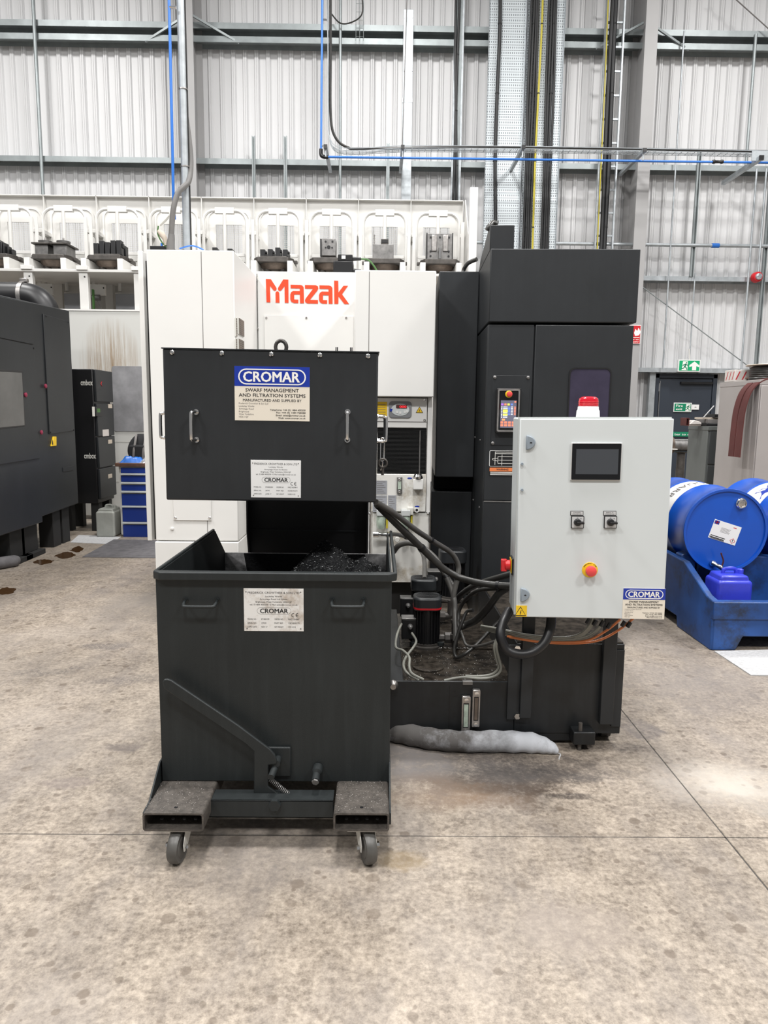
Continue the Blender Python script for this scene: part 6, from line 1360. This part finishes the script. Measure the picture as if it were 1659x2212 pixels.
X0, X1, c0, c1 = cp.rect(1109, 1308, 1138, 1335); ys = cp.part('warning_sticker', MB().box(max(X0, A+.006), X1, -.0015, 0, max(c0, c+.002), c1), 'yellow', dr, label='yellow electric shock sticker'); warn_tri(cp, 1124, 1330, 20, -.0016, ys, 1)
# red isolator on the side
q = cp.LX(1096, 1198, A); y_ = .10
ip = cp.part('isolator_plate', MB().box(A-.008, A, y_-.040, y_+.035, q.z-.034, q.z+.034), 'black', bx, bev=.002, label='black and yellow isolator plate'); cp.part('yellow_face', MB().box(A-.010, A-.008, y_-.033, y_+.030, q.z-.028, q.z+.028), 'yellow', ip)
cp.part('isolator_handle', MB().lathe([(.021, 0), (.021, -.022), (.014, -.024)], (A-.010, y_, q.z), 'x', 20).box(A-.048, A-.024, y_-.012, y_+.012, q.z-.026, q.z+.024), 'red', ip, bev=.003, label='red isolator handle')
# beacon
bp = cp.M @ cp.L(1270, 896, .10); bp.z = (cp.M @ Vector((0, 0, d))).z
b_ = T('warning_beacon', 'red warning beacon with a white base on the grey control cabinet', 'beacon', (bp.x, bp.y, bp.z-.004)); 
b_.part('base', MB().lathe([(.046, 0), (.044, .028), (.041, .032), (.040, .044), (.036, .046)], n=32), 'label_white', label='white beacon base')
b_.part('dome', MB().lathe([(.038, .044), (.0385, .066), (.036, .076), (.028, .082), (.010, .084)], n=32), 'red_dome', label='red ribbed dome')
for k in range(3): b_.part('dome_rib', MB().tube([(.0388*math.cos(2*math.pi*i/32), .0388*math.sin(2*math.pi*i/32), .050+.006*k) for i in range(32)], .0011, 6, True), 'red')

# ------------------------------------------------------------------ drums on the blue spill pallet
YS_ = 4.3
sp = T('spill_pallet', 'blue plastic drum stand with a low front sump', 'spill pallet', (W(1640, 1400, YS_).x, YS_, 0))
xl = sp.L(1537, 1350).x; xr = xl+1.32; zf = sp.L(1600, 1300).z; tk_ = .045
prof = [(0, .0), (0, zf), (.10, zf+.015), (.46, .47), (1.5, .49), (1.5, .0), (1.1, 0), (1.08, .07), (.52, .07), (.50, 0)]
for x_, s in ((xl, 1), (xr, -1)): sp.part('side_wall', MB().prism(prof, 'x', x_, x_+s*tk_), 'blue_tray', bev=.008)
sp.part('front_wall', MB().prism([(xl+.01, .0), (xl+.16, 0), (xl+.20, .09), (xr-.20, .09), (xr-.16, 0), (xr-.01, 0), (xr-.01, zf), (xl+.01, zf)], 'y', -.006, .05), 'blue_tray', bev=.008)
zz = zf-.11; sp.part('front_ledge', MB().box(xl-.002, xr+.002, -.018, .02, zz, zf+.001), 'blue_tray', bev=.006); sp.part('sump_floor', MB().box(xl+.02, xr-.02, .03, 1.48, .09, .12), 'blue_tray')
RD = .283; c0 = sp.L(1568, 1147, .5); zc = c0.z; cr = zc-RD
for y_ in (.62, 1.30):
    for xx0, xx1 in ((xl+.03, c0.x-.16), (c0.x+.16, c0.x+.46), (c0.x+.78, xr-.03)): sp.part('drum_cradle', MB().prism([(xx0, .11), (xx1, .11), (xx1, cr+.06), (xx1-.03, cr+.09) if xx1 > c0.x else (xx1-.05, cr+.12), (xx0, cr+.10)], 'y', y_-.05, y_+.05), 'blue_tray', bev=.006)
sp.part('back_wall', MB().box(xl+.02, xr-.02, 1.45, 1.5, .0, .49), 'blue_tray', bev=.008)
def drum(t, cx_, y0, z_, parts=True):
    Ld = .87; r_ = RD
    def ring_(a_, b_, mt, nm, label=None):
        hp = [(r_, a_), (r_, b_)]; return t.part(nm, MB().lathe(hp, (0, 0, 0), 'y', 48), mt, label=label)
    body = t.part('shell', MB().lathe([(r_-.012, .012), (r_-.012, 0), (r_+.004, -.002), (r_+.006, .006), (r_+.003, .014), (r_, .02), (r_, .27), (r_+.007, .28), (r_+.007, .29), (r_, .30), (r_, .565), (r_+.007, .575), (r_+.007, .585), (r_, .595), (r_, Ld-.02), (r_+.005, Ld-.008), (r_+.005, Ld), (r_-.01, Ld)], (0, 0, 0), 'y', 56), 'blue')
    t.part('white_band', MB().tube([(0, .302, 0), (0, .563, 0)], r_+.0012, 56), 'label_white', body, label='white printed band')
    return body
d1 = T('oil_drum', 'blue oil drum with a tap and white label facing out', 'drum', sp.M @ Vector((c0.x, .5, zc)), group='blue drums on the stand'); b1 = drum(d1, 0, 0, 0)
p = d1.L(1600, 1087, .008); bg = d1.part('bung', MB().lathe([(.036, .012), (.036, -.004), (.030, -.008), (.030, -.018), (.024, -.020), (.020, -.014)], (p.x, 0, p.z), 'y', 24), 'chrome', label='chrome drum bung'); d1.part('bung_face', MB().lathe([(.022, -.013), (.008, -.016)], (p.x, 0, p.z), 'y', 16), 'steel', bg)
def rotq(cx_, cz_, pts, a_): return [(cx_+x*math.cos(a_)-z*math.sin(a_), cz_+x*math.sin(a_)+z*math.cos(a_)) for x, z in pts]
p = d1.L(1566, 1150, .010); a_ = R(-17); lw, lh = .098, .066
lb = d1.part('drum_label', MB().prism(rotq(p.x, p.z, [(-lw, -lh), (lw, -lh), (lw, lh), (-lw, lh)], a_), 'y', .010, .0118), 'label_white', label='white hazard label'); yq = .0096
def q4(mt, u0, v0, u1, v1, nm='print_block'): mb = MB(); flat(mb, rotq(p.x, p.z, [(lw*u0, lh*v0), (lw*u1, lh*v0), (lw*u1, lh*v1), (lw*u0, lh*v1)], a_), yq); return d1.part(nm, mb, mt, lb)
for i_ in range(5): q4('ink_grey', -.35, .35-.11*i_, .35-.05*(i_ % 3), .38-.11*i_, 'print_line')
q4('ink', -.9, -.70, .18, -.62); q4('ink', -.95, -.88, .12, -.78); q4('ink', -.85, -.97, .15, -.90); q4('red', .45, .68, .68, .76); q4('blue_label', -.95, .55, -.60, .92, 'flag_ground')
for (u0, v0, u1, v1, m_) in ((-.95, .69, -.60, .78, 'label_white'), (-.81, .55, -.74, .92, 'label_white')): q4(m_, u0, v0, u1, v1, 'flag_cross')
yq = .0092
for (u0, v0, u1, v1) in ((-.95, .715, -.60, .755), (-.79, .55, -.76, .92)): q4('sign_red', u0, v0, u1, v1, 'flag_cross')
yq = .0094; mb = MB(); cu_, cv_ = .72*lw, -.62*lh; s_ = .020
d1.part('hazard_diamond', MB().ring(rotq(p.x, p.z, [(cu_-s_, cv_), (cu_, cv_-s_), (cu_+s_, cv_), (cu_, cv_+s_)], a_), rotq(p.x, p.z, [(cu_-s_*.8, cv_), (cu_, cv_-s_*.8), (cu_+s_*.8, cv_), (cu_, cv_+s_*.8)], a_), 'y', .0094, .0100), 'sign_red', lb)
flat(mb, rotq(p.x, p.z, [(cu_-.002, cv_-.003), (cu_+.002, cv_-.003), (cu_+.003, cv_+.010), (cu_-.003, cv_+.010)], a_), .0094); flat(mb, rotq(p.x, p.z, [(cu_-.002, cv_-.009), (cu_+.002, cv_-.009), (cu_+.002, cv_-.005), (cu_-.002, cv_-.005)], a_), .0094); d1.part('hazard_mark', mb, 'ink', lb)
p = d1.L(1540, 1217, 0); q = d1.L(1560, 1229, -.05)
tp = d1.part('tap_body', MB().tube([(p.x, .01, p.z), (p.x, -.015, p.z), (p.x+.008, -.03, p.z-.004), (p.x+.03, -.05, p.z-.015), (q.x, -.055, q.z), (q.x+.008, -.06, q.z-.025)], [.022, .022, .013, .016, .014, .012], 12), 'chrome', label='chrome drum tap')
d1.part('tap_lever', MB().tube(cat([(p.x+.035, -.055, p.z-.008), (p.x+.042, -.058, p.z+.03), (p.x+.026, -.06, p.z+.07), (p.x+.022, -.06, p.z+.085)], 4), .0055, 8), 'maroon', tp, label='dark red tap lever')
# printed name and wave mark wrap round the bands
def wrap(t, s_, y0, y1, a0, a1, mt, par):
    g_ = glyphs(s_, .0); mb = MB(); r_ = RD+.0030
    vs = []
    for v in g_[0]:
        y_ = y1-(y1-y0)*(v[1]/.75); an = a1-(a1-a0)*(v[0]-g_[2])/(g_[3]-g_[2]); vs.append((r_*math.sin(an), y_, r_*math.cos(an)))
    t.part('band_lettering', mb.add(vs, g_[1]), mt, par)
wrap(d1, 'QUARRO', .395, .47, R(-66), R(6), 'ink_grey', b1)
d2 = T('oil_drum', 'blue oil drum at the right edge with a wave mark on its white band', 'drum', sp.M @ Vector((c0.x+.62, .5, zc)), group='blue drums on the stand'); b2 = drum(d2, 0, 0, 0)
mb = MB(); r_ = RD+.003
def arc_(pts): mb.add([(r_*math.sin(R(an)), y_, r_*math.cos(R(an))) for an, y_ in pts], [tuple(range(len(pts)))])
arc_([(-52, .34), (-30, .34), (-22, .37), (-24, .42), (-32, .46), (-44, .47), (-38, .42), (-42, .38)])
for k in range(4): arc_([(-26+2*k, .44+.014*k), (-16+2*k, .41+.014*k), (-9+2*k, .43+.014*k), (-16+2*k, .422+.014*k), (-24+2*k, .45+.014*k)])
d2.part('wave_mark', mb, 'blue_label', b2); p = (.12, .17)
d2.part('bung', MB().lathe([(.036, .012), (.036, -.004), (.030, -.018), (.02, -.02)], (p[0], 0, p[1]), 'y', 20), 'chrome')
jp = W(1574, 1292, 4.52); jb = T('jerrycan', 'blue plastic jerrycan standing in the drum stand sump', 'jerrycan', (jp.x, 4.54, .12)); jerry(jb, .112, .10, .355, 'blue_can', 'blue_can')

# ------------------------------------------------------------------ cabinets by the fire door
fc = T('filing_cabinet', 'dark green grey filing cabinet by the fire door', 'cabinet', (W(1545, 1100, 8.8).x, 8.8, 0))
xl = fc.L(1524, 1000).x; zt = fc.L(1535, 921).z; bd = fc.part('carcass', MB().box(xl, xl+.47, 0, .55, 0, zt), 'cabinet_green', bev=.004)
for k in range(3): 
    z1 = zt-.06-k*.42; dw = fc.part('drawer', MB().box(xl+.02, xl+.45, -.018, 0, z1-.40, z1), 'cabinet_dark', bev=.004); fc.part('drawer_handle', MB().box(xl+.16, xl+.31, -.035, -.018, z1-.14, z1-.11), 'steel_dull', dw, bev=.003)
fc.part('top_rim', MB().box(xl-.005, xl+.475, -.02, .555, zt-.05, zt+.001), 'cabinet_green', bev=.003); X = fc.M.translation.x+xl
solo('folder', MB().box(X+.0, X+.42, 8.85, 9.2, zt+.001, zt+.035), 'black', 'black folder at the bottom of the pile on the filing cabinet', 'folder', bev=.004)
solo('folder', MB().box(X+.03, X+.40, 8.88, 9.22, zt+.036, zt+.085), 'ink_grey', 'dark grey folder in the middle of the pile on the filing cabinet', 'folder', bev=.004)
solo('folder', MB().box(X+.10, X+.46, 8.86, 9.18, zt+.108, zt+.150), 'black', 'black folder on top of the pile on the filing cabinet', 'folder', bev=.004)
solo('wooden_strip', MB().box(X-.10, X+.45, 8.93, 8.97, zt+.086, zt+.107), 'plastic_beige', 'pale wooden strip lying across the folders', 'wood strip', bev=.002)
solo('stick', MB().cyl((X-.03, 8.88, zt+.105), (X+.10, 8.9, zt+.25), .007, n=8), 'sheet_white', 'white stick leaning out of the folder pile', 'stick')
solo('paper_bundle', MB().box(X-.17, X-.02, 8.95, 9.05, zt+.001, zt+.02).prism([(X-.17, zt+.02), (X-.02, zt+.02), (X-.03, zt+.05), (X-.12, zt+.075)], 'y', 8.93, 9.06), 'carton', 'crumpled pale papers on the filing cabinet edge', 'papers', bev=.008)
solo('red_case', MB().ring(rr(X-.21, X-.17, zt+.002, zt+.10, .006), rr(X-.203, X-.177, zt+.01, zt+.09, .004), 'y', 8.95, 9.12), 'maroon', 'dark red frame standing at the filing cabinet corner', 'case')
tc = T('steel_cupboard', 'tall taupe steel cupboard at the right edge', 'cupboard', (W(1650, 1000, 7.45).x, 7.45, 0))
xl = tc.L(1632, 950).x; zt = tc.L(1640, 820).z; dp_ = tc.LX(1551, 900, xl).y
tc.part('carcass', MB().box(xl, xl+.95, 0, dp_, .05, zt), 'cabinet_taupe', bev=.004); tc.part('plinth', MB().box(xl+.02, xl+.93, .03, dp_-.02, 0, .05), 'black_matt'); tc.part('top_rim', MB().box(xl-.004, xl+.955, -.004, dp_+.004, zt-.05, zt+.002), 'cabinet_taupe', bev=.003)
for k in range(2): dd = tc.part('door', MB().box(xl+.01+.47*k, xl+.465+.47*k, -.018, 0, .07, zt-.06), 'cabinet_taupe', bev=.004); tc.part('handle', MB().box(xl+.40+.1*k, xl+.42+.1*k, -.04, -.018, .9, 1.05), 'steel_dull', dd, bev=.003)
Xt = tc.M.translation.x+xl
for k, (o_, lab) in enumerate(((0, 'brown leather belt draped over the cupboard, outer of two'), (.10, 'brown leather belt draped over the cupboard, inner of two'))):
    y0_ = 7.50+.135*k; pts = [(Xt+.34, y0_, zt+.012), (Xt+.16, y0_, zt+.018), (Xt+.02, y0_-.0, zt-.015), (Xt-.08, y0_, zt-.12), (Xt-.13, y0_, zt-.30), (Xt-.145, y0_, zt-.52), (Xt-.15, y0_, zt-.80)]
    sm = cat(pts, 6); mb = MB(); vs = []; fs = []
    for i, v_ in enumerate(sm):
        d_ = (sm[min(i+1, len(sm)-1)]-sm[max(i-1, 0)]).normalized(); nrm = Vector((-d_.z, 0, d_.x))*.006
        vs += [v_+Vector((0, -.055, 0))-nrm, v_+Vector((0, .055, 0))-nrm, v_+Vector((0, .055, 0))+nrm, v_+Vector((0, -.055, 0))+nrm]
    for i in range(len(sm)-1):
        for k_ in range(4): fs.append((4*i+k_, 4*i+(k_+1) % 4, 4*i+4+(k_+1) % 4, 4*i+4+k_))
    fs += [(0, 1, 2, 3), (4*len(sm)-4, 4*len(sm)-3, 4*len(sm)-2, 4*len(sm)-1)]
    solo('leather_belt', mb.add(vs, fs), 'maroon', lab, 'belt', 'belts on the cupboard')
rl = T('cable_reel', 'reel of black cable lying on the taupe cupboard', 'cable reel', (Xt+.30, 7.85, zt+.03)); rl.part('lower_flange', MB().lathe([(.23, 0), (.23, .012), (.1, .012)], n=32), 'wood'); 
mb = MB(); 
rl.part('cable_winding', MB().lathe([(.13, .012)]+[(.19+.006*(k % 2), .012+.011*k) for k in range(11)]+[(.13, .135)], n=32), 'rubber'); rl.part('upper_flange', MB().lathe([(.23, .135), (.24, .141), (.23, .147), (.03, .165)], n=32), 'plastic_beige')
bt = solo('cable_coil', MB().tube([(Xt+.14+.10*math.cos(R(15*k)), 7.72+.10*math.sin(R(15*k)), zt+.022) for k in range(24)], .018, 8, True), 'rubber', 'small black coil lying in front of the cable reel', 'cable coil')
cb = T('parcel', 'white parcel wrapped in red printed tape on the cupboard', 'box', (Xt+.09, 8.12, zt+.004)); cb.part('carton', MB().box(-.08, .30, -.10, .13, 0, .13), 'carton', bev=.005)
mb = MB()
for k in range(5): mb.add([(-.07+.07*k, -.1005, .02), (-.055+.07*k, -.1005, .02), (-.015+.07*k, -.1005, .11), (-.03+.07*k, -.1005, .11)], [(0, 1, 2, 3)])
mb2 = MB()
for k in range(3): mb2.add([(-.0805, .10-.07*k, .02), (-.0805, .085-.07*k, .02), (-.0805, .045-.07*k, .11), (-.0805, .06-.07*k, .11)], [(0, 1, 2, 3)])
cb.part('red_tape', mb, 'tape_red'); cb.part('red_tape', mb2, 'tape_red')
gd = T('bench_grinder', 'dusty grey pedestal grinder in front of the fire door', 'grinder', (W(1470, 1000, 11.0).x, 11.0, 0)); zg = gd.L(1470, 962, 0).z
gd.part('pedestal', MB().lathe([(.16, 0), (.16, .03), (.07, .06), (.06, zg-.12), (.11, zg-.10)], n=16), 'iron'); gd.part('motor', MB().cyl((-.14, 0, zg), (.14, 0, zg), .09, n=18), 'steel_dull')
for s in (-1, 1): gd.part('wheel_guard', MB().cyl((s*.15, 0, zg), (s*.21, 0, zg), .13, n=18), 'iron_rust'); gd.part('tool_rest', MB().box(s*.14, s*.22, -.2, -.12, zg-.06, zg-.045), 'off_white', bev=.003)
